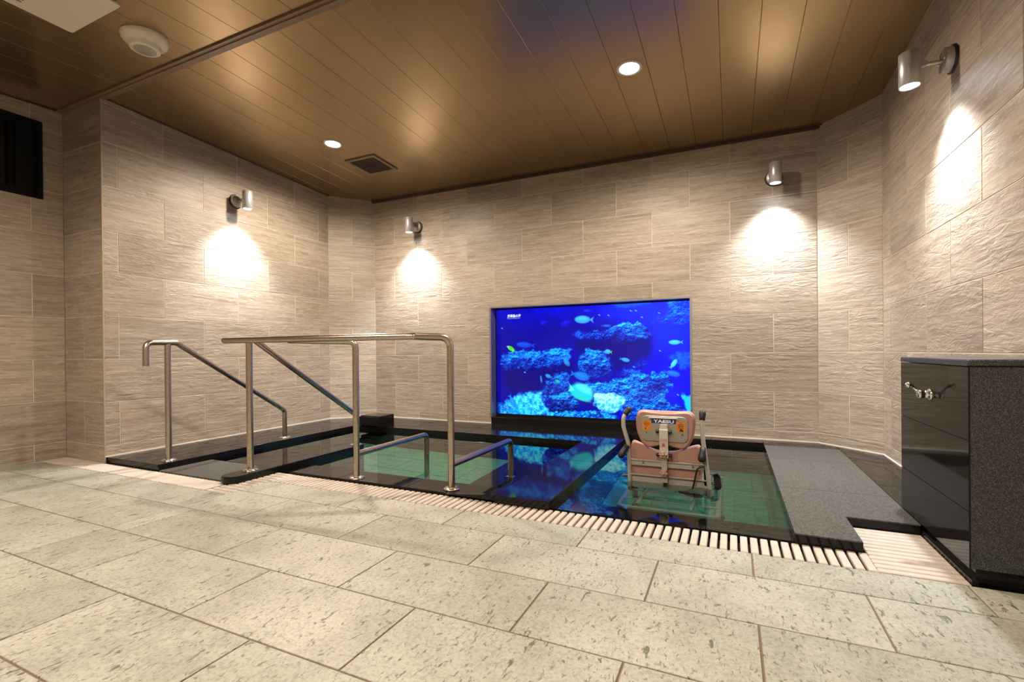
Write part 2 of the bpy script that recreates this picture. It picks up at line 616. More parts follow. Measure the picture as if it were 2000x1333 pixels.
# ------------------------------------------------------------------ ceiling
def ceil_strip(x0, x1, y0, y1, t=0.01, g=0.0005, c=0.0014):
    vs = []
    for dz, ins in ((t + 0.01, 0), (c, 0), (0, c)):
        for (x, y) in ((x0 + g + ins, y0), (x1 - g - ins, y0), (x1 - g - ins, y1), (x0 + g + ins, y1)):
            vs.append((x, y, ceil(x, y) + dz))
    fs = [(0, 3, 2, 1), (8, 9, 10, 11)]
    for r in (0, 4):
        for t_ in range(4):
            u = (t_ + 1) % 4
            fs.append((r + t_, r + u, r + 4 + u, r + 4 + t_))
    return MB().add(vs, fs)
cb = MB()
for y0, y1 in ((YF - 0.1, 1.81), (1.8101, YB + 0.15)):
    vs = [(x, y, ceil(x, y) + dz) for dz in (0.012, 0.06) for (x, y) in ((XW - 0.12, y0), (XR + 0.12, y0), (XR + 0.12, y1), (XW - 0.12, y1))]
    cb.add(vs, [(0, 1, 2, 3), (4, 7, 6, 5), (0, 4, 5, 1), (1, 5, 6, 2), (2, 6, 7, 3), (3, 7, 4, 0)])
ceiling = struct('ceiling', cb, M['ceilback'], 'brown panelled ceiling sloping gently down to the back wall', 'ceiling')
for kx in range(-24, 5):
    x0, x1 = 0.152 + 0.199 * kx, 0.152 + 0.199 * (kx + 1)
    if x1 < XW - 0.02 or x0 > XR + 0.1:
        continue
    ceil_strip(x0, x1, YF, 1.80).build('panel', M['ceil'], ceiling)
    if x1 > XL - 0.02:
        ceil_strip(x0, x1, 1.82, YB + 0.05).build('panel', M['ceil'], ceiling)
# ridge trim across the ceiling
tr = MB()
for (ya, yb, d) in ((1.778, 1.802, 0.010), (1.802, 1.826, 0.016), (1.826, 1.846, 0.006)):
    vs = [(x, y, ceil(x, y) + dz) for dz in (-d, 0.012) for (x, y) in ((XW, ya), (XR, ya), (XR, yb), (XW, yb))]
    tr.add(vs, [(0, 3, 2, 1), (4, 5, 6, 7), (0, 1, 5, 4), (1, 2, 6, 5), (2, 3, 7, 6), (3, 0, 4, 7)])
struct('trim_3', tr, M['ctrim'], 'brown joint strip running across the ceiling', 'ceiling trim')
# trim along back wall and left wall
tb = MB()
def bar(mb, p0, p1, depth, drop, nrm):
    vs = []
    for dz in (-drop, 0.012):
        for (p, d) in ((p0, 0), (p1, 0), (p1, depth), (p0, depth)):
            x, y = p[0] + nrm[0] * d, p[1] + nrm[1] * d
            vs.append((x, y, ceil(x, y) + dz))
    mb.add(vs, [(0, 3, 2, 1), (4, 5, 6, 7), (0, 1, 5, 4), (1, 2, 6, 5), (2, 3, 7, 6), (3, 0, 4, 7)])
bar(tb, (XC1 - 0.02, YB + 0.01), (XC2 + 0.03, YB + 0.01), 0.045, 0.006, (0, -1))
bar(tb, (XC1 - 0.02, YB + 0.01), (XC2 + 0.03, YB + 0.01), 0.028, 0.022, (0, -1))
struct('trim_4', tb, M['dtrim'], 'dark brown moulding where the ceiling meets the back wall', 'ceiling trim')
tl = MB()
bar(tl, (XL - 0.01, YN), (XL - 0.01, YC1 + 0.01), 0.022, 0.006, (1, 0))
bar(tl, (XW, YN + 0.01), (XL, YN + 0.01), 0.022, 0.006, (0, -1))
bar(tl, (XW - 0.01, YF), (XW - 0.01, YN), 0.022, 0.006, (1, 0))
struct('trim_5', tl, M['dtrim'], 'thin dark moulding where the ceiling meets the left walls', 'ceiling trim')

# ------------------------------------------------------------------ pool: bodies, rims, floors
PLX0, PLX1, PLY0, PLY1 = -3.33, -1.06, 2.11, 3.60     # left bath opening (outer front edge at PLY0)
PRX0, PRX1, PRY0, PRY1 = -0.775, 0.215, 2.105, 4.03
CX0, CX1, CY0, CY1 = -2.70, -2.575, 1.785, 2.86       # curb between entry step and bath
WZ = 0.004
DL, DR = -0.68, -0.80

def slab_row(parent, x0, x1, y0, y1, z, mat, cuts_x=(), cuts_y=(), name='slab', t=0.02, g=0.002, c=0.002):
    xs = [x0] + [c_ for c_ in cuts_x if x0 < c_ < x1] + [x1]
    ys = [y0] + [c_ for c_ in cuts_y if y0 < c_ < y1] + [y1]
    for a0, a1 in zip(xs[:-1], xs[1:]):
        for b0, b1 in zip(ys[:-1], ys[1:]):
            mb = MB().cbox((-(a1 - a0) / 2 + g / 2, -(b1 - b0) / 2 + g / 2, -t), ((a1 - a0) / 2 - g / 2, (b1 - b0) / 2 - g / 2, 0), c)
            o = link(name, mb.mesh(name, mat), parent, ((a0 + a1) / 2, (b0 + b1) / 2, z))

# left rim
o = struct('wall_pool_left', MB().box((XL - 0.05, YN + 0.012, -0.9), (PLX0, YC1 + 0.4, RIM - 0.02)), M['black'],
           'low polished black granite rim along the left wall', 'pool rim')
slab_row(o, XL - 0.05, PLX0, YN + 0.006, YC1 + 0.4, RIM, M['black'], (-3.62,), (2.42, 3.02, 3.62))
# back rim of the left bath
o = struct('wall_pool_back', MB().box((PLX0, PLY1, -0.9), (PLX1, YB + 0.02, RIM - 0.02)), M['black'],
           'polished black granite rim between left bath and back wall', 'pool rim')
slab_row(o, PLX0 + 0.001, PLX1, PLY1, YB + 0.005, RIM, M['black'], (-2.73, -2.13, -1.53), (3.88,))
# divider
o = struct('wall_pool_divider', MB().box((PLX1, 2.085, -0.9), (PRX0, YB + 0.02, RIM - 0.02)), M['black'],
           'polished black granite divider slab between the two baths', 'pool rim')
slab_row(o, PLX1 + 0.001, PRX0, 2.08, YB + 0.005, RIM, M['black'], (), (2.95, 3.58))
# back rim of right bath
o = struct('wall_pool_back_right', MB().box((PRX0, PRY1, -0.9), (XR, YB + 0.02, RIM - 0.02)), M['black'],
           'narrow polished black rim behind the lift-chair bath', 'pool rim')
slab_row(o, PRX0 + 0.001, XR + 0.05, PRY1, YB + 0.02, RIM, M['black'], (-0.15, 0.215), ())
# front rims (overflow edges)
o = struct('wall_pool_front_left', MB().box((CX1 + 0.05, PLY0, -0.9), (PLX1, PLY0 + 0.19, -0.012)), M['black'],
           'low wet black overflow edge in front of the left bath', 'pool rim')
slab_row(o, -2.50, PLX1 - 0.001, PLY0, PLY0 + 0.19, 0.010, M['black'], (-2.1, -1.62), ())
# sloping front lip up to the divider
lip = MB().prism([(-1.34, 0.012), (-1.06, 0.012), (-1.06, RIM)], 0, 0.03, frame_world((0, PLY0 - 0.028, 0), (1, 0, 0), (0, 0, 1), (0, 1, 0)))
lip.build('sloped_lip', M['black'], o)
o = struct('wall_pool_front_right', MB().box((PRX0, PRY0, -0.9), (PRX1, PRY0 + 0.15, -0.018)), M['black'],
           'low wet black overflow edge in front of the lift-chair bath', 'pool rim')
slab_row(o, PRX0 + 0.001, PRX1, PRY0, PRY0 + 0.15, -0.002, M['black'], (-0.1,), ())
# curb with rounded near end, standing on the pool floor
cv = []
for i in range(9):
    a = PI + PI * i / 8
    cv.append(((CX0 + CX1) / 2 + (CX1 - CX0) / 2 * math.cos(a), CY0 + 0.05 + 0.05 * math.sin(a)))
poly = cv + [(CX1, CY1), (CX0, CY1)]
o = struct('wall_pool_curb', MB().prism(poly, -0.7, RIM, frame_world((0, 0, 0), (1, 0, 0), (0, 1, 0), (0, 0, 1)), 0.006), M['black'],
           'black stone curb with rounded end between entry step and left bath', 'pool curb')
# grey entry step and submerged stairs
st = MB().box((PLX0, YN + 0.02, -0.9), (CX0, 2.17, -0.016))
o = struct('floor_entry_step', st, M['flamed'], 'rough grey granite entry step beside the left handrail', 'step')
slab_row(o, PLX0, CX0, YN + 0.012, 2.17, 0.003, M['flamed'], (), ())
stairs = MB()
for i, zt in enumerate((-0.17, -0.34, -0.51)):
    stairs.box((PLX0, 2.17 + 0.23 * i, -0.9), (CX0, 2.17 + 0.23 * (i + 1), zt))
o = struct('floor_pool_stairs', stairs, M['poolstone'], 'dark submerged stairs leading down into the left bath', 'stairs')
# bench under water beside the divider
o = struct('floor_pool_bench', MB().box((-1.53, PLY0 + 0.19, -0.9), (PLX1, PLY1, -0.37)), M['poolstone'],
           'dark submerged bench beside the black divider', 'bench')
# pool floors
o = struct('floor_pool_left', MB().box((PLX0, PLY0, DL - 0.15), (PLX1, PLY1, DL - 0.01)), M['pgrout'], 'green stone-tile bottom of the left bath', 'pool floor')
for iy in range(6):
    for ix in range(5):
        x0 = PLX0 + 0.6 * ix - (0.3 if iy % 2 else 0)
        y0 = PLY0 + 0.3 * iy
        t_ = ftile(max(x0, PLX0), min(x0 + 0.6, -1.53), y0, min(y0 + 0.3, PLY1), o, M['ptile'], DL)
o = struct('floor_pool_right', MB().box((PRX0, PRY0, DR - 0.15), (PRX1, PRY1, DR - 0.01)), M['pgrout2'], 'green stone-tile bottom of the lift-chair bath', 'pool floor')
for iy in range(7):
    for ix in range(3):
        x0 = PRX0 + 0.6 * ix - (0.3 if iy % 2 else 0)
        y0 = PRY0 + 0.3 * iy
        t_ = ftile(max(x0, PRX0), min(x0 + 0.6, PRX1 - 0.02), y0, min(y0 + 0.3, PRY1), o, M['ptile2'], DR)

# right deck (flamed granite, L-shaped) and polished strip
dk = MB().box((PRX1, 2.10, -0.9), (0.43, PRY1, RIM - 0.0055)).box((0.43, 2.39, -0.9), (0.675, PRY1, RIM - 0.0055))
o = struct('floor_deck_right', dk, M['black'], 'raised rough grey granite deck between lift-chair bath and counter', 'deck')
def lslab(poly, z=RIM, t=0.005):
    mb = MB().prism(poly, z - t, z, frame_world((0, 0, 0), (1, 0, 0), (0, 1, 0), (0, 0, 1)))
    return mb.build('slab', M['flamed'], o)
lslab([(PRX1, 2.095), (0.428, 2.095), (0.428, 2.385), (0.676, 2.385), (0.676, 2.779), (PRX1, 2.779)])
lslab([(PRX1, 2.782), (0.676, 2.782), (0.676, 3.499), (PRX1, 3.499)])
lslab([(PRX1, 3.502), (0.676, 3.502), (0.676, 3.95), (PRX1, 3.95)])
slab_row(o, PRX1, 0.676, 3.952, PRY1, RIM, M['black'], (), (), t=0.005)
o = struct('floor_strip_right', MB().box((0.678, 2.62, -0.3), (XR, PRY1, 0.018)), M['black'], 'polished black granite strip along the right wall foot', 'deck')
slab_row(o, 0.678, XR + 0.004, 2.62, PRY1, RIM, M['black'], (), (3.0, 3.6))

# water surfaces
def water(name, poly, label):
    z = WZ
    mb = MB()
    n = len(poly)
    mb.add([(x, y, z) for x, y in poly], [tuple(range(n))])
    o_ = mb.build(name, M['water'])
    tag(o_, label, 'water', kind='stuff')
    if o_.data.polygons[0].normal.z < 0:
        o_.data.flip_normals()
    return o_
e_ = 0.0006
wl = [(PLX0 + e_, 2.17 + e_), (CX0 - e_, 2.17 + e_), (CX0 - e_, CY1 + e_), (CX1 + e_, CY1 + e_), (CX1 + e_, PLY0 + 0.19 + e_), (PLX1 - e_, PLY0 + 0.19 + e_), (PLX1 - e_, PLY1 - e_), (PLX0 + e_, PLY1 - e_)]
water('bath_water', wl, 'clear green-tinted water filling the left bath')
water('bath_water', [(PRX0 + e_, PRY0 + 0.002), (PRX1 - e_, PRY0 + 0.002), (PRX1 - e_, PRY1 - e_), (PRX0 + e_, PRY1 - e_)], 'clear green-tinted water around the lift chair')

# ------------------------------------------------------------------ drain gratings
GP = 0.0353
def grating(label, loc, spec, trough, group='drain gratings'):
    t = thing('drain_grating', label, 'grating', loc, group)
    MB().box(*trough).build('trough', M['trough'], t)
    cache = {}
    for (x0, x1, y0, y1) in spec:
        key = (round(x1 - x0, 4), round(y1 - y0, 4))
        if key not in cache:
            a, b = x1 - x0, y1 - y0
            cache[key] = MB().cbox((-a / 2, -b / 2, -0.016), (a / 2, b / 2, 0), 0.003).mesh('slat', M['slat'])
        o_ = link('slat', cache[key], t, None)
        o_.location = ((x0 + x1) / 2, (y0 + y1) / 2, 0)
    # cross bearers under the slats
    return t
sp = []
x = -4.43
while x < -2.625:
    sp.append((x, x + 0.026, 1.672, 1.815)); x += GP
sp.pop()
grating('fine beige drain grating in front of the left rim', (-3.5, 1.74, 0), sp, ((-4.433, 1.667, -0.10), (-2.622, 1.818, -0.03)))
sp = []
y = 1.672
while y < 2.08:
    sp.append((-2.612 if y > 1.82 else -2.62, -2.452, y, min(y + 0.029, 2.10))); y += GP * 1.13
grating('short beige drain grating turning the corner beside the black curb', (-2.53, 1.87, 0), sp, ((-2.62, 1.667, -0.10), (-2.447, 2.105, -0.03)))
sp = []
x = -2.445
while x < 0.425:
    sp.append((x, x + 0.0255, 1.942, 2.098)); x += GP
grating('long beige drain grating along the front of both baths', (-1.0, 2.02, 0), sp, ((-2.446, 1.937, -0.10), (0.437, 2.103, -0.03)))
sp = []
y = 1.945
i = 0
while y < 2.375:
    sp.append((0.441, 0.676, y, min(y + 0.0295, 2.39))); y += 0.0372
grating('square beige drain grating between deck and counter', (0.56, 2.16, 0), sp, ((0.438, 1.938, -0.10), (0.682, 2.393, -0.03)))

# ------------------------------------------------------------------ screen recess
RD = 0.10
rv = MB()
rv.box((OPEN_X0 - 0.012, YB - 0.003, 0.10), (OPEN_X0 + 0.004, YB + RD + 0.02, OPEN_Z1))
rv.box((OPEN_X1 - 0.004, YB - 0.003, 0.10), (OPEN_X1 + 0.012, YB + RD + 0.02, OPEN_Z1))
rv.box((OPEN_X0, YB - 0.003, OPEN_Z1 - 0.004), (OPEN_X1, YB + RD + 0.02, OPEN_Z1 + 0.010))
struct('trim_6', rv, M['lining'], 'thin metal lining around the recessed aquarium screen', 'recess lining')
sill = MB().cbox((OPEN_X0, YB - 0.006, RIM), (OPEN_X1, YB + RD + 0.02, 0.105), 0.003)
tag(sill.build('window_sill', M['black']), 'polished black stone sill under the aquarium screen', 'sill', kind='structure')

# ------------------------------------------------------------------ the screen picture, painted per vertex
def vnoise(x, y, seed):
    rs = np.random.RandomState(seed)
    g = rs.rand(257, 257)
    xi = np.floor(x).astype(int); yi = np.floor(y).astype(int)
    fx = x - xi; fy = y - yi
    fx = fx * fx * (3 - 2 * fx); fy = fy * fy * (3 - 2 * fy)
    xi %= 256; yi %= 256
    return (g[yi, xi] * (1 - fx) + g[yi, xi + 1] * fx) * (1 - fy) + (g[yi + 1, xi] * (1 - fx) + g[yi + 1, xi + 1] * fx) * fy
def fbm(x, y, seed, o=4, gain=0.55):
    s, a, t = 0, 1.0, 0
    for i in range(o):
        s = s + a * vnoise(x * 2 ** i, y * 2 ** i, seed + i); t += a; a *= gain
    return s / t
def smooth(a, b, x):
    t = np.clip((x - a) / (b - a), 0, 1)
    return t * t * (3 - 2 * t)

def paint(W, H):
    X, Y = np.meshgrid(np.linspace(175, 1945, W), np.linspace(230, 1200, H))
    # picture coordinates: X 175..1945, Y 230..1200 measured on the photo, straightened
    img = np.zeros((H, W, 3))
    n1 = fbm(X / 160, Y / 130, 1)
    nf = fbm(X / 24, Y / 20, 11, 5, 0.72)
    ng = fbm(X / 8, Y / 7, 21, 3, 0.75)
    hgt = fbm(X / 62, Y / 52, 51, 6, 0.62)
    gy_, gx_ = np.gradient(hgt)
    rel = np.clip(0.50 + (gy_ * 1.0 + gx_ * 0.35) * 9.5 * H / 370, 0, 1)      # rock relief lit from above
    deep = np.array([0, 0, 150.]); mid = np.array([0, 12, 250.])
    t = smooth(900, 1900, X) * 0.8 + smooth(520, 200, Y) * 0.45 + (n1 - 0.5) * 0.7
    t = np.clip(t, 0, 1)[..., None]
    img[:] = deep * (1 - t) + mid * t
    def over(mask, col):
        nonlocal img
        mk = np.clip(mask, 0, 1)[..., None]
        img = img * (1 - mk) + np.asarray(col, float) * mk
    def st(p):          # photo crop px -> straightened
        s = (p[0] - 175) / 1770
        yt, yb = 230 - 85 * s, 1172 + 78 * s
        return (p[0], 230 + (p[1] - yt) / (yb - yt) * 970)
    wobx = (fbm(X / 40, Y / 40, 31) - 0.5) * 70; woby = (fbm(X / 40, Y / 40, 41) - 0.5) * 70
    def pmask(poly, soft=14, wob=1.0):
        P = np.array([st(p) for p in poly], float)
        px, py = X + wobx * wob, Y + woby * wob
        inside = np.zeros(X.shape, bool); dist = np.full(X.shape, 1e9)
        for i in range(len(P)):
            (x0, y0), (x1, y1) = P[i], P[(i + 1) % len(P)]
            c = ((y0 > py) != (y1 > py)) & (px < (x1 - x0) * (py - y0) / (y1 - y0 + 1e-9) + x0)
            inside ^= c
            L2 = (x1 - x0) ** 2 + (y1 - y0) ** 2 + 1e-9
            tt = np.clip(((px - x0) * (x1 - x0) + (py - y0) * (y1 - y0)) / L2, 0, 1)
            dist = np.minimum(dist, np.hypot(px - x0 - tt * (x1 - x0), py - y0 - tt * (y1 - y0)))
        sd = np.where(inside, dist, -dist)
        return smooth(-soft, soft, sd), P
    def rock(poly, dark=(0, 0, 120), lite=(0, 105, 255), hi=(30, 210, 255), topb=0.5, soft=10, gain=1.0):
        mk, P = pmask(poly, soft)
        y0, y1 = P[:, 1].min(), P[:, 1].max()
        top = 1 - (Y - y0) / (y1 - y0 + 1e-6)
        b = np.clip((rel - 0.12) * 1.25 * gain + (top - 0.5) * topb * 1.4 + (ng - 0.5) * 0.9 + (nf - 0.5) * 0.7 + (hgt - 0.5) * 1.0, 0, 1.25)
        c = np.zeros(img.shape)
        d, l_, h_ = (np.array(q, float) for q in (dark, lite, hi))
        b1 = np.clip(b / 0.7, 0, 1)[..., None]; b2 = np.clip((b - 0.7) / 0.5, 0, 1)[..., None]
        c = d * (1 - b1) + l_ * b1
        c = c * (1 - b2) + h_ * b2
        nonlocal_img(mk, c)
    def nonlocal_img(mk, c):
        nonlocal img
        mk = np.clip(mk, 0, 1)[..., None]
        img = img * (1 - mk) + c * mk
    # brighter water at upper right and its rock face
    mk, _ = pmask([(1240, 150), (1950, 100), (1950, 640), (1640, 600), (1600, 380), (1240, 260)], 120)
    over(mk * 0.55, (0, 60, 255))
    rock([(1700, 120), (1960, 90), (1960, 330), (1880, 360), (1700, 340), (1640, 350), (1740, 290), (1790, 220)], (0, 20, 230), (0, 90, 255), (20, 170, 255), 0.2, 20)
    mk, _ = pmask([(1280, 170), (1640, 140), (1640, 175), (1400, 205)], 18); over(mk * 0.6 * (0.4 + nf), (0, 140, 255))
    mk, _ = pmask([(1760, 640), (1960, 600), (1960, 740), (1850, 760)], 20); over(mk * nf * 1.1, (0, 130, 255))
    # deep shadows
    mk, _ = pmask([(250, 730), (620, 740), (920, 700), (950, 760), (760, 860), (640, 960), (330, 1000), (250, 900)], 40); over(mk * 0.75, (2, 0, 105))
    mk, _ = pmask([(970, 470), (1650, 480), (1620, 640), (1320, 800), (1250, 620), (980, 600)], 40); over(mk * 0.75, (2, 0, 115))
    # reef shelves
    rock([(940, 455), (1000, 430), (1220, 425), (1320, 370), (1390, 340), (1510, 350), (1600, 375), (1650, 440), (1620, 520), (1440, 520), (1200, 500), (1000, 510)], (0, 0, 130), (0, 70, 240), (30, 190, 255), 1.0)
    rock([(1280, 400), (1340, 365), (1400, 340), (1510, 350), (1600, 385), (1560, 470), (1480, 440), (1380, 450)], (0, 20, 180), (0, 130, 255), (70, 240, 255), 0.5)
    rock([(205, 710), (250, 640), (330, 605), (480, 600), (600, 605), (760, 585), (920, 590), (930, 650), (860, 730), (780, 770), (640, 750), (500, 770), (360, 760), (250, 770)], (0, 0, 130), (0, 110, 255), (30, 190, 255), 0.7)
    rock([(980, 770), (1010, 640), (1060, 590), (1180, 580), (1245, 620), (1295, 740), (1250, 830), (1130, 850), (1010, 840)], (0, 0, 130), (0, 105, 250), (40, 200, 255), 0.5)
    rock([(1370, 800), (1450, 760), (1540, 780), (1560, 830), (1380, 840)], (0, 10, 160), (0, 80, 235), (10, 140, 255), 0.5)
    rock([(1500, 690), (1560, 670), (1590, 720), (1550, 760), (1490, 750)], (0, 0, 150), (0, 40, 220), (0, 90, 250), 0.3)
    # sand
    mk, _ = pmask([(175, 1090), (300, 1060), (420, 1000), (560, 980), (660, 970), (680, 1080), (740, 1200), (175, 1190)], 25)
    nonlocal_img(mk, np.array([0, 120, 255.]) + (np.clip((nf - 0.3) * 2.4, 0, 1))[..., None] * np.array([90, 135, 0.]))
    mk, _ = pmask([(175, 1090), (240, 1070), (330, 1110), (300, 1170), (175, 1180)], 20); over(mk * np.clip((ng - .4) * 3, 0, 1), (0, 20, 160))
    rock([(640, 1060), (650, 960), (690, 880), (790, 795), (880, 795), (920, 850), (890, 960), (800, 1030), (700, 1060)], (0, 0, 110), (0, 80, 225), (20, 170, 255), 0.4)
    rock([(960, 900), (1130, 905), (1290, 880), (1400, 960), (1300, 1010), (1120, 970), (960, 1000)], (0, 40, 190), (0, 150, 255), (60, 235, 255), 0.2)
    rock([(700, 1110), (760, 1020), (880, 975), (990, 1040), (980, 1130), (880, 1165), (740, 1170)], (0, 0, 90), (0, 80, 220), (20, 190, 255), 0.9)
    rock([(1260, 900), (1300, 855), (1450, 825), (1600, 815), (1720, 860), (1780, 960), (1720, 1030), (1880, 1120), (1905, 1260), (1380, 1240), (1400, 1080), (1350, 990), (1270, 970)], (0, 0, 125), (0, 110, 255), (40, 215, 255), 0.35)
    rock([(1570, 850), (1640, 800), (1740, 800), (1800, 880), (1760, 980), (1650, 960)], (0, 0, 130), (0, 90, 240), (30, 190, 255), 0.4)
    mk, _ = pmask([(1870, 1000), (1960, 990), (1960, 1200), (1900, 1160)], 12); over(mk, (20, 200, 255))
    rock([(960, 1150), (1200, 1160), (1330, 1190), (1330, 1270), (900, 1230), (700, 1200), (720, 1170)], (0, 30, 170), (0, 140, 255), (60, 235, 255), 0.4)
    mk, _ = pmask([(1090, 1160), (1200, 1165), (1210, 1210), (1100, 1200)], 10); over(mk * np.clip((.55 - nf) * 6, 0, 1), (0, 0, 120))
    # anemone
    mk, P = pmask([(1125, 1010), (1170, 985), (1290, 985), (1370, 1000), (1400, 1070), (1370, 1150), (1250, 1170), (1140, 1120)], 12)
    nonlocal_img(mk, np.array([10, 175, 255.]) + np.clip((nf - 0.33) * 3.0 + smooth(1110, 990, Y) * 0.5, 0, 1)[..., None] * np.array([160, 80, 0.]))
    def ell(c, a, b, rot, col, al=1.0, soft=0.18):
        cx_, cy_ = st(c)
        dx, dy = X - cx_, Y - cy_
        ca, sa = math.cos(math.radians(rot)), math.sin(math.radians(rot))
        u_, v_ = (dx * ca + dy * sa) / a, (-dx * sa + dy * ca) / b
        over(smooth(1 + soft, 1 - soft, np.hypot(u_, v_)) * al, col)
    def tri(pts, col, al=1.0):
        mk, _ = pmask(pts, 5, 0); over(mk * al, col)
    def fish(c, a, b, rot, col, tail=1, al=1.0, tcol=None):
        ell(c, a, b, rot, col, al)
        ell((c[0] - 0.1 * a, c[1] - 0.25 * b), a * .7, b * .4, rot, tuple(min(255, q * 1.25 + 15) for q in col), al * 0.5, 0.6)
        ca, sa = math.cos(math.radians(rot)), math.sin(math.radians(rot))
        f = lambda u_, v_: (c[0] + u_ * ca - v_ * sa, c[1] + u_ * sa + v_ * ca)
        tri([f(tail * a * 0.85, 0), f(tail * a * 1.45, -b * 0.85), f(tail * a * 1.3, 0), f(tail * a * 1.45, b * 0.85)], tcol or col, al)
    fish((1035, 312), 72, 34, 2, (50, 165, 250))
    fish((1818, 521), 46, 19, 0, (60, 195, 250))
    fish((1415, 681), 36, 17, 12, (45, 150, 240), -1)
    fish((1812, 712), 38, 18, -55, (60, 205, 245), -1)
    fish((1262, 606), 26, 20, 10, (60, 160, 240), 1, 1, (120, 220, 60))
    fish((465, 545), 78, 26, 4, (10, 80, 235), 1, 0.75)
    ell((328, 580), 40, 20, 30, (70, 215, 40)); tri([(280, 560), (300, 555), (310, 580)], (150, 200, 255)); tri([(345, 590), (365, 600), (345, 615)], (120, 235, 60))
    ell((792, 876), 18, 11, 0, (60, 200, 90), 0.9)
    fish((1022, 832), 74, 36, 15, (15, 110, 220), -1)
    fish((885, 705), 40, 24, 50, (40, 140, 225), -1, 0.8)
    fish((705, 832), 30, 18, 20, (30, 140, 220), 1, 0.9)
    ell((635, 860), 9, 34, -8, (40, 140, 220), 0.9)
    fish((345, 1070), 52, 26, 60, (20, 130, 250), -1, 0.95)
    fish((1805, 805), 56, 24, 12, (20, 120, 235), -1, 0.8)
    fish((1180, 897), 24, 7, 0, (70, 210, 245), 1, 0.9)
    fish((660, 343), 28, 20, -20, (20, 30, 235), 1, 0.6)
    fish((870, 350), 44, 24, -20, (15, 25, 235), 1, 0.6)
    fish((1255, 370), 36, 12, 0, (20, 110, 240), -1, 0.7)
    fish((1075, 232), 30, 14, 0, (10, 60, 245), 1, 0.6)
    fish((1000, 438), 26, 18, 10, (20, 90, 240), -1, 0.7)
    for c in ((1462, 233), (1505, 232), (1555, 293), (1695, 255), (1270, 275), (1188, 272), (470, 797), (235, 395), (1840, 997), (1700, 598), (1485, 745)):
        fish(c, 9, 5, 30, (70, 180, 250), 1, 0.9)
    # the big pale fish in front
    ell((1015, 985), 118, 60, 22, (20, 205, 225))
    ell((1050, 945), 95, 36, 24, (90, 245, 240), 0.8, 0.4)
    tri([(905, 895), (940, 940), (960, 960), (890, 975), (915, 940)], (90, 235, 225))
    ell((1030, 1045), 80, 14, 14, (40, 210, 170), 0.7, 0.4)
    # left edge blur
    over(smooth(230, 175, X) * 0.6, (4, 0, 120))
    return np.clip(img, 0, 255) / 255

PX0, PX1, PZ0, PZ1 = -2.135 + 0.0, OPEN_X1 - 0.004, 0.128, 1.158
SW, SH = 640, 370
img = paint(SW, SH)
imgl = np.where(img <= 0.04045, img / 12.92, ((img + 0.055) / 1.055) ** 2.4)
gx = np.linspace(PX0, PX1, SW); gz = np.linspace(PZ1, PZ0, SH)
GX, GZ = np.meshgrid(gx, gz)
verts = np.stack([GX.ravel(), np.full(GX.size, YB + RD), GZ.ravel()], 1)
idx = np.arange(SW * SH).reshape(SH, SW)
quads = np.stack([idx[:-1, :-1], idx[1:, :-1], idx[1:, 1:], idx[:-1, 1:]], -1).reshape(-1, 4)
me = bpy.data.meshes.new('picture')
me.vertices.add(len(verts)); me.vertices.foreach_set('co', verts.ravel())
me.loops.add(quads.size); me.loops.foreach_set('vertex_index', quads.ravel())
me.polygons.add(len(quads)); me.polygons.foreach_set('loop_start', np.arange(len(quads)) * 4)
me.update(calc_edges=True)
ca = me.color_attributes.new('picture', 'FLOAT_COLOR', 'POINT')
ca.data.foreach_set('color', np.concatenate([imgl.reshape(-1, 3), np.ones((SW * SH, 1))], 1).astype(np.float32).ravel())
k = NT('screen_picture')
at = k.n('ShaderNodeAttribute', attribute_name='picture')
k.set(Base_Color=(0.0, 0.0, 0.004, 1), Roughness=0.15)
k.l(at.outputs['Color'], k.b.inputs['Emission Color'])
k.b.inputs['Emission Strength'].default_value = 1.15
k.m.cycles.emission_sampling = 'NONE'
me.materials.append(k.m)
scr = thing('video_screen', 'large recessed screen glowing blue with a coral reef and fish', 'screen', ((PX0 + PX1) / 2, YB + RD, PZ0))
link('picture', me, scr)
fb = MB()
fb.box((OPEN_X0, YB + RD - 0.002, 0.105), (PX0, YB + RD + 0.03, OPEN_Z1)).box((PX1, YB + RD - 0.002, 0.105), (OPEN_X1, YB + RD + 0.03, OPEN_Z1))
fb.box((PX0, YB + RD - 0.002, 0.105), (PX1, YB + RD + 0.03, PZ0)).box((PX0, YB + RD - 0.002, PZ1), (PX1, YB + RD + 0.03, OPEN_Z1))
fb.box((PX0, YB + RD + 0.006, PZ0), (PX1, YB + RD + 0.03, PZ1))
fb.build('bezel', M['blackm'], scr)

def text(name, body, size, loc, rot, mat, parent, ext=0.0004, bold=0.0, shear=0.0, width=None):
    cu = bpy.data.curves.new(name, 'FONT')
    cu.body = body
    cu.size = size
    cu.extrude = ext
    cu.offset = bold
    cu.shear = shear
    cu.resolution_u = 2
    to = bpy.data.objects.new(name, cu)
    COL.objects.link(to)
    dg = bpy.context.evaluated_depsgraph_get()
    me_ = bpy.data.meshes.new_from_object(to.evaluated_get(dg))
    bpy.data.objects.remove(to)
    bpy.data.curves.remove(cu)
    xs = [v.co.x for v in me_.vertices]
    if xs and width:
        sc = width / (max(xs) - min(xs)); x0 = min(xs)
        for v in me_.vertices:
            v.co.x = (v.co.x - x0) * sc
    me_.materials.clear(); me_.materials.append(mat)
    o_ = link(name, me_, parent)
    o_.matrix_world = Matrix.Translation(loc) @ rot.to_4x4()
    return o_
FACE = Matrix(((1, 0, 0), (0, 0, -1), (0, 1, 0)))          # text facing -Y
M['stext'] = emit('screen_text', (0.75, 0.9, 1.0), 0.9)
M['stext2'] = emit('screen_text_small', (0.30, 0.5, 1.0), 0.8)
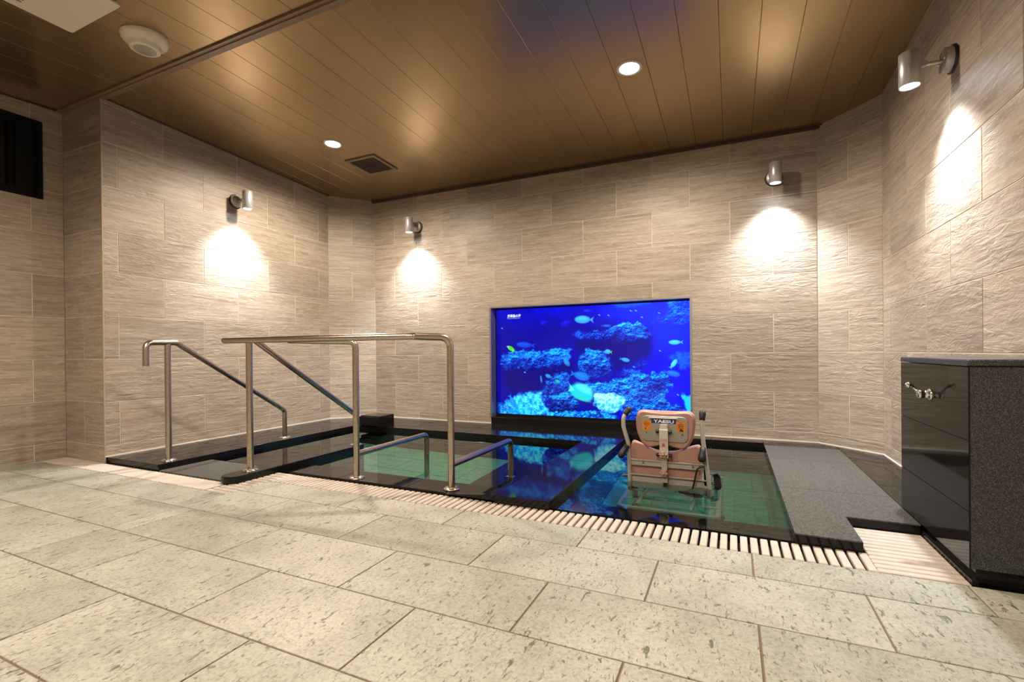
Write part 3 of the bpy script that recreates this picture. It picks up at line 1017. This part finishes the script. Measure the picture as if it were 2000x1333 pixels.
text('title', '\u71b1\u5e2f\u9b5a\u306e\u6d77', 0.032, (-2.012, YB + RD - 0.001, 1.082), FACE, M['stext'], scr, bold=0.0006, shear=0.15, width=0.145)
text('subtitle', 'THE SEA OF TROPICAL FISH', 0.013, (-2.014, YB + RD - 0.001, 1.066), FACE, M['stext2'], scr, width=0.138)

# ------------------------------------------------------------------ lamps
def add_light(name, typ, loc, power, col, parent=None, rot=None, **kw):
    L = bpy.data.lights.new(name, typ)
    L.energy = power
    L.color = col
    for a, b in kw.items():
        setattr(L, a, b)
    o_ = bpy.data.objects.new(name, L)
    COL.objects.link(o_)
    o_.location = loc
    if rot:
        o_.rotation_euler = rot
    if parent:
        o_.parent = parent
        o_.matrix_parent_inverse = parent.matrix_world.inverted()
    return o_

def downlight(x, y, label, power, group):
    z = ceil(x, y)
    t = thing('downlight', label, 'downlight', (x, y, z), group)
    nrm = Vector((-0.006, -0.042 if y > 1.81 else 0.055, -1)).normalized()
    A = align((x, y, z), nrm)
    MB().lathe([(0.058, -0.004), (0.058, 0.002), (0.062, 0.006), (0.072, 0.006), (0.0765, 0.002), (0.0765, -0.004)], A, 40, True, False).build('trim_ring', M['whitep'], t)
    MB().lathe([(0.0, 0.0022), (0.058, 0.0022)], A, 40, False).build('diffuser', M['diff'], t)
    q = A @ Vector((0, 0, 0.012))
    add_light('downlight_lamp', 'SPOT', q, power, WARM, t, (0, 0, 0), spot_size=R(172), spot_blend=0.6, shadow_soft_size=0.05)
    return t
downlight(-2.964, 2.967, 'bright round recessed ceiling downlight beside the square vent', DOWN_W, 'recessed ceiling downlights')
downlight(-0.549, 2.937, 'bright round recessed ceiling downlight above the lift chair', DOWN_W, 'recessed ceiling downlights')
for x_, y_, p_, l_ in ((-2.6, 0.15, 1.0, 'round recessed downlight over the tiled floor, near the fan unit'), (-0.4, 0.15, 1.0, 'round recessed downlight over the tiled floor, right above the viewpoint'), (-1.5, -1.2, 0.8, 'round recessed downlight over the entrance behind the viewpoint')):
    downlight(x_, y_, l_, FRONT_W * p_, 'recessed ceiling downlights')

def spotlight(base, nrm, label, tilt=0.0, side=0.0):
    """base: point on wall, nrm: into the room"""
    nrm = Vector(nrm).normalized()
    t = thing('wall_spotlight', label, 'spotlight', base, 'wall spotlights')
    A = align(base, nrm, (0, 0, 1))
    MB().lathe([(0.061, 0.0), (0.061, 0.008), (0.058, 0.010)], A, 36).build('gasket', M['blackp'], t)
    bs = MB().lathe([(0.054, 0.009), (0.054, 0.036), (0.051, 0.040), (0.0, 0.040)], A, 36).build('base', M['alu'], t)
    for s_ in (-1, 1):
        MB().lathe([(0.006, 0.040), (0.006, 0.043), (0.0, 0.045)], A @ Matrix.Translation((0, 0.032 * s_, 0)), 10).build('screw', M['chrome'], bs)
    arm = MB().tube([A @ Vector((0, 0, 0.038)), A @ Vector((0, 0, 0.10))], 0.0085, 12)
    ar = arm.build('arm', M['alu'], t)
    side_v = Vector((0, 0, 1)).cross(nrm)
    kc = A @ Vector((0.004, 0, 0.104))
    MB().lathe([(0.013, -0.011), (0.014, -0.008), (0.014, 0.008), (0.013, 0.011)], align(kc, side_v), 16).build('knuckle', M['alu'], ar)
    HC = Vector(base) + nrm * 0.155 + Vector((0, 0, -0.012))
    HM = align(HC, (-Vector((0, 0, 1)) + nrm * tilt + side_v * side), nrm)
    MB().lathe([(0.0, -0.078), (0.038, -0.078), (0.0415, -0.074), (0.0415, 0.074), (0.039, 0.076), (0.035, 0.072), (0.034, 0.060)], HM, 36).build('head', M['alu'], t)
    lens = MB().lathe([(0.0, 0.066), (0.034, 0.066)], HM, 36, False).build('lens', M['lens'], t)
    q = HM @ Vector((0, 0, 0.0775))
    lo = add_light('spotlight_lamp', 'SPOT', q, SPOT_W, COOL, t, None, spot_size=R(104), spot_blend=1.0, shadow_soft_size=0.03)
    d = (HM.to_3x3() @ Vector((0, 0, 1)))
    lo.rotation_euler = d.to_track_quat('-Z', 'Y').to_euler()
    return t
spotlight((XL, 2.791, 2.075), (1, 0, 0), 'silver cylinder wall spotlight on the left wall above the handrail')
spotlight((-3.0, YB, 2.065), (0, -1, 0), 'silver cylinder wall spotlight on the back wall left of the screen')
spotlight((0.305, YB, 2.055), (0, -1, 0), 'silver cylinder wall spotlight on the back wall right of the screen')
spotlight((XR, 2.761, 2.026), (-1, 0, 0), 'silver cylinder wall spotlight on the right wall, largest of the four')

# ------------------------------------------------------------------ ceiling fittings
x0, x1, y0, y1 = -3.11, -2.782, 3.250, 3.577
vz = lambda x, y, d: (x, y, ceil(x, y) - d)
t = thing('ceiling_vent', 'square brown ceiling vent with dark louvre slats', 'vent', ((x0 + x1) / 2, (y0 + y1) / 2, ceil(x0, y0)))
def cquad(mb, a0, a1, b0, b1, d0, d1):
    vs = [vz(x, y, d) for d in (d0, d1) for (x, y) in ((a0, b0), (a1, b0), (a1, b1), (a0, b1))]
    mb.add(vs, [(0, 3, 2, 1), (4, 5, 6, 7), (0, 1, 5, 4), (1, 2, 6, 5), (2, 3, 7, 6), (3, 0, 4, 7)])
fm = MB(); b_ = 0.028
for q in ((x0, x1, y0, y0 + b_), (x0, x1, y1 - b_, y1), (x0, x0 + b_, y0 + b_, y1 - b_), (x1 - b_, x1, y0 + b_, y1 - b_)):
    cquad(fm, *q, -0.002, 0.010)
fm.build('frame', M['ctrim'], t)
bk = MB(); cquad(bk, x0 + b_, x1 - b_, y0 + b_, y1 - b_, -0.002, 0.001); bk.build('backing', M['creamd'], t)
ns = 13
for i in range(ns):
    xx = x0 + b_ + (i + 0.5) * (x1 - x0 - 2 * b_) / ns
    q = MB(); cquad(q, xx - 0.004, xx + 0.004, y0 + b_, y1 - b_, 0.001, 0.009); q.build('slat', M['dtrim'], t)

# round two-step ceiling speaker
sx, sy = -2.940, 1.570
cz = ceil(sx, sy)
t = thing('ceiling_speaker', 'round cream two-tier ceiling speaker with ringed grille', 'speaker', (sx, sy, cz))
A = align((sx, sy, cz), (0, 0, -1))
MB().lathe([(0.112, -0.008), (0.112, 0.004), (0.108, 0.020), (0.096, 0.034), (0.086, 0.038), (0.078, 0.044), (0.074, 0.050), (0.0715, 0.066), (0.066, 0.070), (0.0, 0.070)], A, 48).build('body', M['cream'], t)
for i in range(7):
    r_ = 0.009 + 0.0066 * i
    MB().lathe([(r_, 0.0705), (r_ + 0.0026, 0.0705)], A, 40, False, False).build('grille_ring', M['creamd'], t)
MB().lathe([(0.0, 0.0706), (0.004, 0.0706)], A, 12, False).build('grille_ring', M['creamd'], t)

# ceiling bathroom fan unit
ax0, ax1, ay0, ay1 = -3.180, -2.723, 0.62, 1.351
az = ceil(-3.0, 1.37)
t = thing('ceiling_fan_unit', 'cream ceiling ventilation panel at the upper left corner', 'fan unit', ((ax0 + ax1) / 2, 1.0, az))
def rrect(x0, x1, y0, y1, r, n=4):
    pts = []
    for (cx, cyy, a0) in ((x1 - r, y0 + r, -PI / 2), (x1 - r, y1 - r, 0), (x0 + r, y1 - r, PI / 2), (x0 + r, y0 + r, PI)):
        for i in range(n + 1):
            a = a0 + PI / 2 * i / n
            pts.append((cx + r * math.cos(a), cyy + r * math.sin(a)))
    return pts
idf = frame_world((0, 0, 0), (1, 0, 0), (0, 1, 0), (0, 0, 1))
MB().prism(rrect(ax0, ax1, ay0, ay1, 0.012), az - 0.030, az - 0.016, idf, 0.004).build('panel', M['cream'], t)
MB().prism(rrect(ax0 + 0.02, ax1 - 0.012, ay0 + 0.02, ay1 - 0.02, 0.01), az - 0.017, az + 0.02, idf).build('housing', M['cream'], t)
MB().box((-3.134, 0.80, az - 0.0312), (-2.77, 1.125, az - 0.0302)).build('grille_recess', M['creamd'], t)
for i in range(16):
    xx = -3.128 + 0.0225 * i
    MB().box((xx, 0.80, az - 0.0340), (xx + 0.010, 1.125, az - 0.0312)).build('slat', M['cream'], t)

# ------------------------------------------------------------------ window
wy0, wy1, wz0, wz1 = 0.90, 1.697, 1.857, 2.395
wf = MB()
fx0, fx1 = XW - 0.10, XW + 0.006
for q in ((wy0, wy0 + 0.05, wz0, wz1), (wy1 - 0.125, wy1, wz0, wz1), (wy0 + 0.05, wy1 - 0.125, wz1 - 0.05, wz1), (wy0 + 0.05, wy1 - 0.125, wz0, wz0 + 0.05)):
    wf.box((fx0, q[0], q[2]), (XW - 0.03, q[1], q[3]))
for q in ((wy0 - 0.004, wy0 + 0.02, wz0 - 0.004, wz1 + 0.004), (wy1 - 0.022, wy1 + 0.004, wz0 - 0.004, wz1 + 0.004), (wy0 + 0.02, wy1 - 0.022, wz1 - 0.02, wz1 + 0.004), (wy0 + 0.02, wy1 - 0.022, wz0 - 0.004, wz0 + 0.02)):
    wf.box((fx0, q[0], q[2]), (fx1, q[1], q[3]))
wo = struct('window_1', wf, M['blackm'], 'dark high window with black frame in the far left wall', 'window')
MB().box((fx0 + 0.01, wy0 + 0.05, wz0 + 0.05), (fx0 + 0.02, wy1 - 0.125, wz1 - 0.05)).build('pane', M['glassd'], wo)
MB().box((fx0 + 0.03, wy1 - 0.155, wz0 + 0.05), (fx0 + 0.05, wy1 - 0.125, wz1 - 0.05)).build('sash', M['blackm'], wo)

# ------------------------------------------------------------------ handrails
TR = 0.0185
def flange(parent, x, y, z):
    MB().lathe([(0.044, 0.0), (0.044, 0.004), (0.038, 0.009), (0.022, 0.012)], Matrix.Translation((x, y, z)), 28).build('flange', M['steelp'], parent)
def tubeo(name, pts, parent, r=TR, fr=0.04, caps=True):
    return MB().tube(fillet(pts, fr), r, 18, caps).build(name, M['steel'], parent)
# left rail on the left rim
XA = -3.403
t = thing('handrail', 'stainless handrail with hooked end on the left black rim', 'handrail', (XA, 1.93, RIM), 'stainless handrails')
tubeo('rail', [(XA, 1.80, 0.67), (XA, 1.80, 0.823), (XA, 1.985, 0.823), (XA, 2.838, 0.272), (XA, 2.838, RIM)], t, fr=0.045)
tubeo('post', [(XA, 1.93, RIM), (XA, 1.93, 0.815)], t)
flange(t, XA, 1.93, RIM); flange(t, XA, 2.838, RIM)
# main rail set
t = thing('handrail', 'long stainless guard rail on three posts at the front of the left bath', 'handrail', (-2.0, 2.0, 0), 'stainless handrails')
ZR = 0.826
pth = fillet([(-2.83, 1.932, ZR), (-1.50, 2.010, ZR), (-1.36, 2.175, ZR - 0.006), (-1.36, 2.175, 0.012)], 0.06, 16)
MB().tube(pth, [TR * (1 + (0.07 * math.sin(i * 2.1) if 2 <= i <= 16 else 0)) for i in range(len(pth))], 18).build('top_rail', M['steel'], t)
tubeo('post', [(-2.640, 1.955, RIM), (-2.640, 1.955, ZR - 0.01)], t)
tubeo('post', [(-2.0, 2.160, 0.012), (-2.0, 2.160, ZR - 0.016), (-2.33, 1.975, ZR - 0.006)], t, fr=0.04)
tubeo('sloping_rail', [(-2.640, 2.0, ZR - 0.004), (-2.618, 2.825, 0.270), (-2.618, 2.825, RIM)], t, fr=0.02)
tubeo('low_rail', [(-2.0, 2.160, 0.150), (-2.0, 2.868, 0.150), (-2.0, 2.868, DL + 0.002)], t)
tubeo('low_rail', [(-1.36, 2.175, 0.142), (-1.36, 2.925, 0.142), (-1.36, 2.925, -0.368)], t)
for q in ((-2.640, 1.955, RIM), (-2.0, 2.160, 0.0105), (-1.36, 2.175, 0.0125), (-2.618, 2.825, RIM), (-2.0, 2.868, DL + 0.001), (-1.36, 2.925, -0.369)):
    flange(t, *q)
MB().lathe([(TR, 0), (0.0165, 0.008), (0.010, 0.014), (0.0, 0.016)], align((-2.83, 1.932, ZR), (-1.0, -0.0587, 0)), 18).build('end_cap', M['steel'], t)

# black stone spout block in the far left corner of the bath
t = thing('spout_block', 'black stone water spout block on the far left rim of the bath', 'spout block', (-3.08, 3.56, RIM))
MB().cbox((-3.185, 3.50, RIM), (-2.955, 3.70, 0.155), 0.004).build('block', M['black'], t)
MB().cbox((-3.185, 3.478, 0.066), (-2.955, 3.50, 0.148), 0.003).build('lip', M['black'], t)

# ------------------------------------------------------------------ stone counter with tap
CXL, CYF, CYB = 0.675, 1.958, 2.612
t = thing('stone_counter', 'tall black and grey granite counter at the right edge', 'counter', (0.79, 2.28, 0))
MB().box((0.695, 1.972, 0.0), (XR, CYB - 0.02, 0.045)).build('plinth', M['black'], t)
for z0_, z1_ in ((0.045, 0.222), (0.2245, 0.4455), (0.448, 0.678)):
    mb = MB().box((CXL, CYF + 0.001, z0_), (CXL + 0.004, CYB, z1_))
    mb.build('side_panel', M['black'], t)
MB().box((CXL + 0.0042, CYF, 0.046), (XR, CYF + 0.04, 0.678)).build('front_panel', M['speck'], t)
MB().box((CXL + 0.0042, CYF + 0.04, 0.046), (XR, CYB - 0.004, 0.678)).build('core', M['speck'], t)
tp = rrect(CXL - 0.002, XR + 0.02, CYF - 0.004, CYB + 0.002, 0.006, 2)
MB().prism(tp, 0.681, 0.702, idf, 0.004).build('top', M['speck'], t)
# low black skirt strip at the counter foot
struct('trim_7', MB().box((0.678, 1.950, -0.02), (0.695, 2.395, 0.012)), M['black'], 'thin black stone skirting strip beside the square grating', 'skirting')
# tap
TY, TZ = 2.275, 0.566
t = thing('wall_tap', 'small chrome lever tap on the polished side of the counter', 'tap', (CXL, TY, TZ))
A = align((CXL, TY, TZ), (-1, 0, 0), (0, 0, 1))
MB().lathe([(0.021, 0.0), (0.021, 0.004), (0.016, 0.007), (0.014, 0.007), (0.014, 0.024), (0.016, 0.026), (0.016, 0.034), (0.013, 0.038), (0.0, 0.038)], A, 24).build('body', M['chrome'], t)
lv = fillet([A @ Vector((0.0, 0, 0.030)), A @ Vector((0.014, 0.002, 0.040)), A @ Vector((0.026, 0.002, 0.050)), A @ Vector((0.031, 0.002, 0.060))], 0.01, 4)
n_ = len(lv)
MB().tube(lv, [0.0085 - 0.003 * math.sin(PI * i / (n_ - 1)) for i in range(n_)], 12, True, 0.8).build('lever', M['chrome'], t)
MB().lathe([(0.0, -0.012), (0.008, -0.010), (0.0105, 0.0), (0.009, 0.008), (0.0, 0.012)], align(A @ Vector((0.033, 0.002, 0.064)), Vector((-1, 0, 0.35))), 16).build('lever_tip', M['chrome'], t)

# ------------------------------------------------------------------ bath lift chair
CO = Vector((-0.335, 2.735, 0.0))
t = thing('bath_lift_chair', 'pink cushioned bath lift chair with white frame, standing in the right bath', 'chair', (CO.x, CO.y + 0.2, DR))
AL = 0.10
ez = Vector((0, -AL, 1)).normalized()
ey = Vector((0, 1, AL)).normalized()
def L(x, z, y=0.0):               # chair-local: across, up the back, towards the seat side
    return CO + Vector((x, 0, 0)) + ez * z + ey * y
cf = lambda x, z, d: L(x, z, d)
def smoothpoly(pts, it=2):
    for _ in range(it):
        q = []
        for i in range(len(pts)):
            a, b = pts[i], pts[(i + 1) % len(pts)]
            q += [(a[0] * .75 + b[0] * .25, a[1] * .75 + b[1] * .25), (a[0] * .25 + b[0] * .75, a[1] * .25 + b[1] * .75)]
        pts = q
    return pts
hp = smoothpoly([(-0.128, 0.412), (-0.06, 0.407), (0.01, 0.407), (0.075, 0.408), (0.138, 0.412), (0.160, 0.38), (0.155, 0.28), (0.115, 0.200), (0.06, 0.205), (0.0, 0.222), (-0.06, 0.205), (-0.110, 0.198), (-0.152, 0.29), (-0.152, 0.385)])
head = MB().prism(hp, 0.004, 0.05, cf, 0.012).build('headrest', M['pink'], t)
MB().prism(rrect(-0.122, 0.122, 0.243, 0.384, 0.028, 5), -0.002, 0.006, cf, 0.002).build('back_plate', M['plate'], head)
bp = smoothpoly([(-0.185, 0.235), (-0.15, 0.222), (-0.10, 0.194), (-0.04, 0.180), (0.04, 0.180), (0.10, 0.196), (0.15, 0.222), (0.188, 0.230), (0.19, 0.10), (0.185, 0.0), (-0.185, 0.0), (-0.19, 0.10)])
MB().prism(bp, 0.012, 0.055, cf, 0.010).build('backrest', M['pink'], t)
# uprights
def up_tube(pts, name='upright'):
    return MB().tube(fillet([L(*p) for p in pts], 0.05, 5), 0.0115, 14).build(name, M['frame'], t)
ul = [(-0.195, -0.13), (-0.192, 0.0), (-0.192, 0.12), (-0.196, 0.225), (-0.220, 0.315), (-0.219, 0.370), (-0.197, 0.405, 0.03)]
ur = [(0.232, -0.13), (0.225, 0.0), (0.211, 0.13), (0.197, 0.255), (0.193, 0.345), (0.193, 0.385), (0.195, 0.412, 0.02)]
up_tube(ul); up_tube(ur)
def grip(a, b, r0=0.0145, r1=0.018, parent=t):
    a, b = Vector(a), Vector(b)
    ln = (b - a).length
    MB().lathe([(0.0, -0.002), (r0, 0.0), (r0, ln * 0.3), (r1, ln * 0.6), (r1 * 0.92, ln * 0.9), (r1 * 0.5, ln), (0, ln + 0.002)], align(a, b - a), 18).build('grip', M['blackp'], parent)
grip(L(-0.212, 0.380, 0.008), L(-0.186, 0.418, 0.04))
grip(L(0.193, 0.372, 0.0), L(0.195, 0.420, 0.02))
grip(L(-0.198, 0.212, -0.012), L(-0.236, 0.150, -0.05), 0.016, 0.019)
grip(L(0.196, 0.228, -0.012), L(0.190, 0.160, -0.045), 0.015, 0.021)
# cross bars with a folded lip
for z1_, hh in ((0.134, 0.034), (0.050, 0.010)):
    fr_ = MB()
    fr_.prism([(-0.192, z1_ - hh), (0.212, z1_ - hh), (0.212, z1_), (-0.192, z1_)], -0.004, 0.000, cf)
    fr_.prism([(-0.192, z1_ - 0.005), (0.212, z1_ - 0.005), (0.212, z1_), (-0.192, z1_)], -0.010, -0.004, cf)
    fr_.build('cross_bar', M['frame'], t)
MB().prism([(-0.185, -0.075), (0.222, -0.075), (0.218, 0.040), (-0.185, 0.040)], 0.002, 0.006, cf).build('lower_panel', M['frame'], t)
for xx, zz in ((-0.115, 0.116), (0.145, 0.116)):
    MB().lathe([(0.007, 0.0), (0.005, 0.004), (0.0, 0.005)], align(L(xx, zz, -0.004), -ey), 10).build('screw', M['chrome'], t)
# centre pole and bracket
MB().prism([(-0.015, 0.02), (0.015, 0.02), (0.014, 0.20), (-0.014, 0.20)], -0.026, -0.010, cf, 0.002).build('pole', M['frame'], t)
br = MB().prism([(-0.022, 0.160), (0.022, 0.160), (0.022, 0.318), (-0.022, 0.318)], -0.034, -0.022, cf, 0.002)
br.prism([(-0.024, 0.305), (0.024, 0.305), (0.018, 0.342), (-0.018, 0.342)], -0.024, -0.002, cf, 0.001)
br = br.build('bracket', M['whitep'], t)
MB().prism([(-0.008, -0.03), (0.008, -0.03), (0.008, 0.022), (-0.008, 0.022)], -0.024, -0.012, cf).build('pole_end', M['blackp'], t)
for xx, zz in ((-0.036, 0.302), (0.032, 0.302), (-0.036, 0.172), (0.034, 0.172)):
    MB().lathe([(0.009, 0.0), (0.010, 0.004), (0.010, 0.012), (0.006, 0.016), (0, 0.017)], align(L(xx * 0.75, zz, -0.014), Vector((1 if xx > 0 else -1, 0, 0))), 12).build('bolt', M['blackp'], br)
def knob(x, z, y):
    pts = []
    for i in range(40):
        a = 2 * PI * i / 40
        r_ = 0.0195 + 0.0028 * math.cos(6 * a)
        pts.append((x + r_ * math.cos(a), z + r_ * math.sin(a)))
    kn = MB().prism(pts, y - 0.018, y, cf, 0.004).build('knob', M['pinkk'], t)
    MB().lathe([(0.009, 0.0), (0.009, 0.002), (0.0, 0.003)], align(L(x, z, y - 0.018), -ey), 14).build('knob_cap', M['pinkk'], kn)
knob(-0.004, 0.184, -0.032); knob(-0.002, 0.076, -0.026)
# labels
lab = MB().prism([(-0.066, 0.3455), (0.062, 0.3455), (0.062, 0.3685), (-0.066, 0.3685)], -0.0042, -0.0022, cf).build('name_label', M['navy'], head)
rot = Matrix((Vector((1, 0, 0)), ez, -ey)).transposed()
text('lettering', 'YAESU', 0.024, L(-0.056, 0.3487, -0.0044), rot, M['labelw'], head, ext=0.0003, bold=0.0009, width=0.108)
lp = fillet([L(-0.076, 0.362, -0.002), L(-0.076, 0.3775, -0.014), L(0.070, 0.3775, -0.014), L(0.070, 0.362, -0.002)], 0.008, 4)
MB().tube(lp, 0.0035, 10).build('loop_handle', M['whitep'], head)
for (xa, xb, kind_) in ((-0.113, -0.069, 0), (0.064, 0.110, 1)):
    s_ = MB().prism([(xa, 0.302), (xb, 0.302), (xb, 0.358), (xa, 0.358)], -0.0036, -0.0022, cf).build('warning_sticker', M['orange'], head)
    ink = MB()
    rows = [(0.351, 0.018), (0.343, 0.032), (0.338, 0.034), (0.333, 0.030)] + ([(0.327, 0.026), (0.322, 0.03)] if kind_ else [(0.325, 0.012)])
    for zz, wd in rows:
        x_ = (xa + xb) / 2 - wd / 2
        while x_ < (xa + xb) / 2 + wd / 2 - 0.002:
            q = random.uniform(0.0016, 0.0034)
            ink.prism([(x_, zz), (x_ + q, zz), (x_ + q, zz + 0.0028), (x_, zz + 0.0028)], -0.0040, -0.0036, cf)
            x_ += q + 0.0011
    if kind_:
        ink.prism([(xa + 0.011, 0.306), (xa + 0.036, 0.305), (xa + 0.034, 0.316), (xa + 0.022, 0.320), (xa + 0.013, 0.316), (xa + 0.020, 0.312)], -0.0040, -0.0036, cf)
    else:
        ink.prism([(xa + 0.013, 0.308), (xa + 0.018, 0.306), (xa + 0.018, 0.319), (xa + 0.013, 0.319)], -0.0040, -0.0036, cf)
    ink.build('print', M['ink'], head)
for xx in (-0.094, 0.093):
    MB().lathe([(0.0065, 0.0), (0.005, 0.005), (0.0, 0.006)], align(L(xx, 0.291, -0.002), -ey), 14).build('rivet', M['chrome'], head)
rp = MB()
for q in ((-0.017, -0.0158, 0.222, 0.268), (0.0148, 0.016, 0.222, 0.268), (-0.017, 0.016, 0.2668, 0.268), (-0.017, 0.016, 0.222, 0.2232)):
    rp.prism([(q[0], q[2]), (q[1], q[2]), (q[1], q[3]), (q[0], q[3])], -0.0348, -0.034, cf)
for x_ in (-0.013, -0.0085, -0.003, 0.002, 0.0075, 0.011):
    rp.prism([(x_, 0.254), (x_ + 0.0022, 0.254), (x_ + 0.0022, 0.263 - 0.003 * ((x_ * 1e4) % 2)), (x_, 0.263)], -0.0348, -0.034, cf)
rp.build('caution_print', M['red'], br)
MB().lathe([(0.0, 0.0008), (0.0088, 0.0008)], align(L(-0.0005, 0.2335, -0.0342), -ey), 20, False).build('caution_dot', M['pinkdot'], br)
arc = [(0.0095 * math.cos(R(a)) - 0.0005, 0.2375 + 0.010 * math.sin(R(a))) for a in range(30, 151, 20)]
arc = arc + [(x_ * 0.86, z_ - 0.0014) for x_, z_ in arc[::-1]]
MB().prism(arc, -0.0348, -0.034, cf).build('caution_arc', M['ink'], br)
# seat, belt, lever, base
MB().box((-0.52, 2.745, -0.115), (-0.115, 3.15, -0.075)).build('seat', M['frame'], t)
MB().prism([(2.76, -0.075), (3.02, -0.075), (2.98, 0.03), (2.88, 0.045), (2.76, 0.040)], -0.122, -0.112, lambda a, b, d: Vector((d, a, b))).build('side_plate', M['frame'], t)
belt = [(-0.112, 2.745, 0.074), (-0.090, 2.775, 0.078), (-0.074, 2.80, 0.055), (-0.070, 2.80, 0.0), (-0.072, 2.80, -0.045), (-0.082, 2.80, -0.065)]
bl = MB()
bpts = fillet(belt, 0.03, 4)
vs, fs = [], []
for p in bpts:
    for dx in (-0.018, 0.016):
        for dy in (0, 0.004):
            vs.append((p[0] + dx, p[1] + dy, p[2] + dy))
for i in range(len(bpts) - 1):
    a = i * 4
    fs += [(a, a + 2, a + 6, a + 4), (a + 1, a + 5, a + 7, a + 3), (a, a + 4, a + 5, a + 1), (a + 2, a + 3, a + 7, a + 6)]
bl.add(vs, fs); bl.build('belt', M['strap'], t)
MB().tube(fillet([L(0.200, 0.130, -0.022), L(0.168, 0.118, -0.026), L(0.140, -0.010, -0.03), L(0.115, -0.06, -0.035), L(0.098, -0.085, -0.04)], 0.02, 4), 0.0048, 10).build('lever', M['blackp'], t)
MB().tube([L(0.205, 0.16, 0.0), L(0.207, 0.02, 0.004)], 0.0085, 10).build('gas_spring', M['blackm'], t)
MB().prism(smoothpoly([(0.06, -0.075), (0.10, -0.072), (0.14, -0.10), (0.20, -0.115), (0.19, -0.150), (0.13, -0.155), (0.10, -0.12)], 2), -0.045, -0.02, cf, 0.004).build('pedal', M['blackp'], t)
MB().tube([L(-0.235, 0.025, 0.02), L(-0.20, 0.03, 0.02)], 0.008, 12).build('hinge_pin', M['chrome'], t)
MB().tube([L(0.225, 0.0, 0.10), L(0.285, 0.0, 0.10)], 0.008, 12).build('hinge_pin', M['chrome'], t)
BZ = -0.30
XB0, XB1 = -0.56, -0.068
base = MB()
base.tube(fillet([(XB1, 3.10, -0.17), (XB1, 3.10, BZ), (XB1, 2.585, BZ), (XB0, 2.585, BZ), (XB0, 3.10, BZ), (XB0, 3.10, -0.17)], 0.03, 5), 0.014, 14)
base.build('base_frame', M['teal'], t)
for xx in (XB0, XB1):
    for yy in (2.60, 3.09):
        MB().tube([(xx, yy, BZ), (xx, yy, DR + 0.03)], 0.014, 12).build('leg', M['teal'], t)
        MB().lathe([(0.028, 0.0), (0.028, 0.02), (0.016, 0.035)], Matrix.Translation((xx, yy, DR + 0.001)), 16).build('foot', M['blackp'], t)
    MB().box((xx - 0.016, 3.085, -0.19), (xx + 0.016, 3.118, -0.08)).build('socket', M['frame'], t)
for yy in (2.70, 2.86):
    MB().tube([(XB0, yy, BZ + 0.02), (XB1, yy, BZ + 0.02)], 0.010, 10).build('cross_tube', M['teal'], t)
for xx in (-0.47, -0.20):
    MB().tube([(xx, 2.62, BZ + 0.02), (xx + 0.05, 2.95, -0.12)], 0.011, 10).build('scissor_arm', M['teal'], t)
for xx in (-0.52, -0.11):
    MB().lathe([(0.030, -0.012), (0.034, -0.006), (0.034, 0.006), (0.030, 0.012)], align((xx, 2.735, -0.135), (1, 0, 0.2)), 20).build('caster', M['blackp'], t)
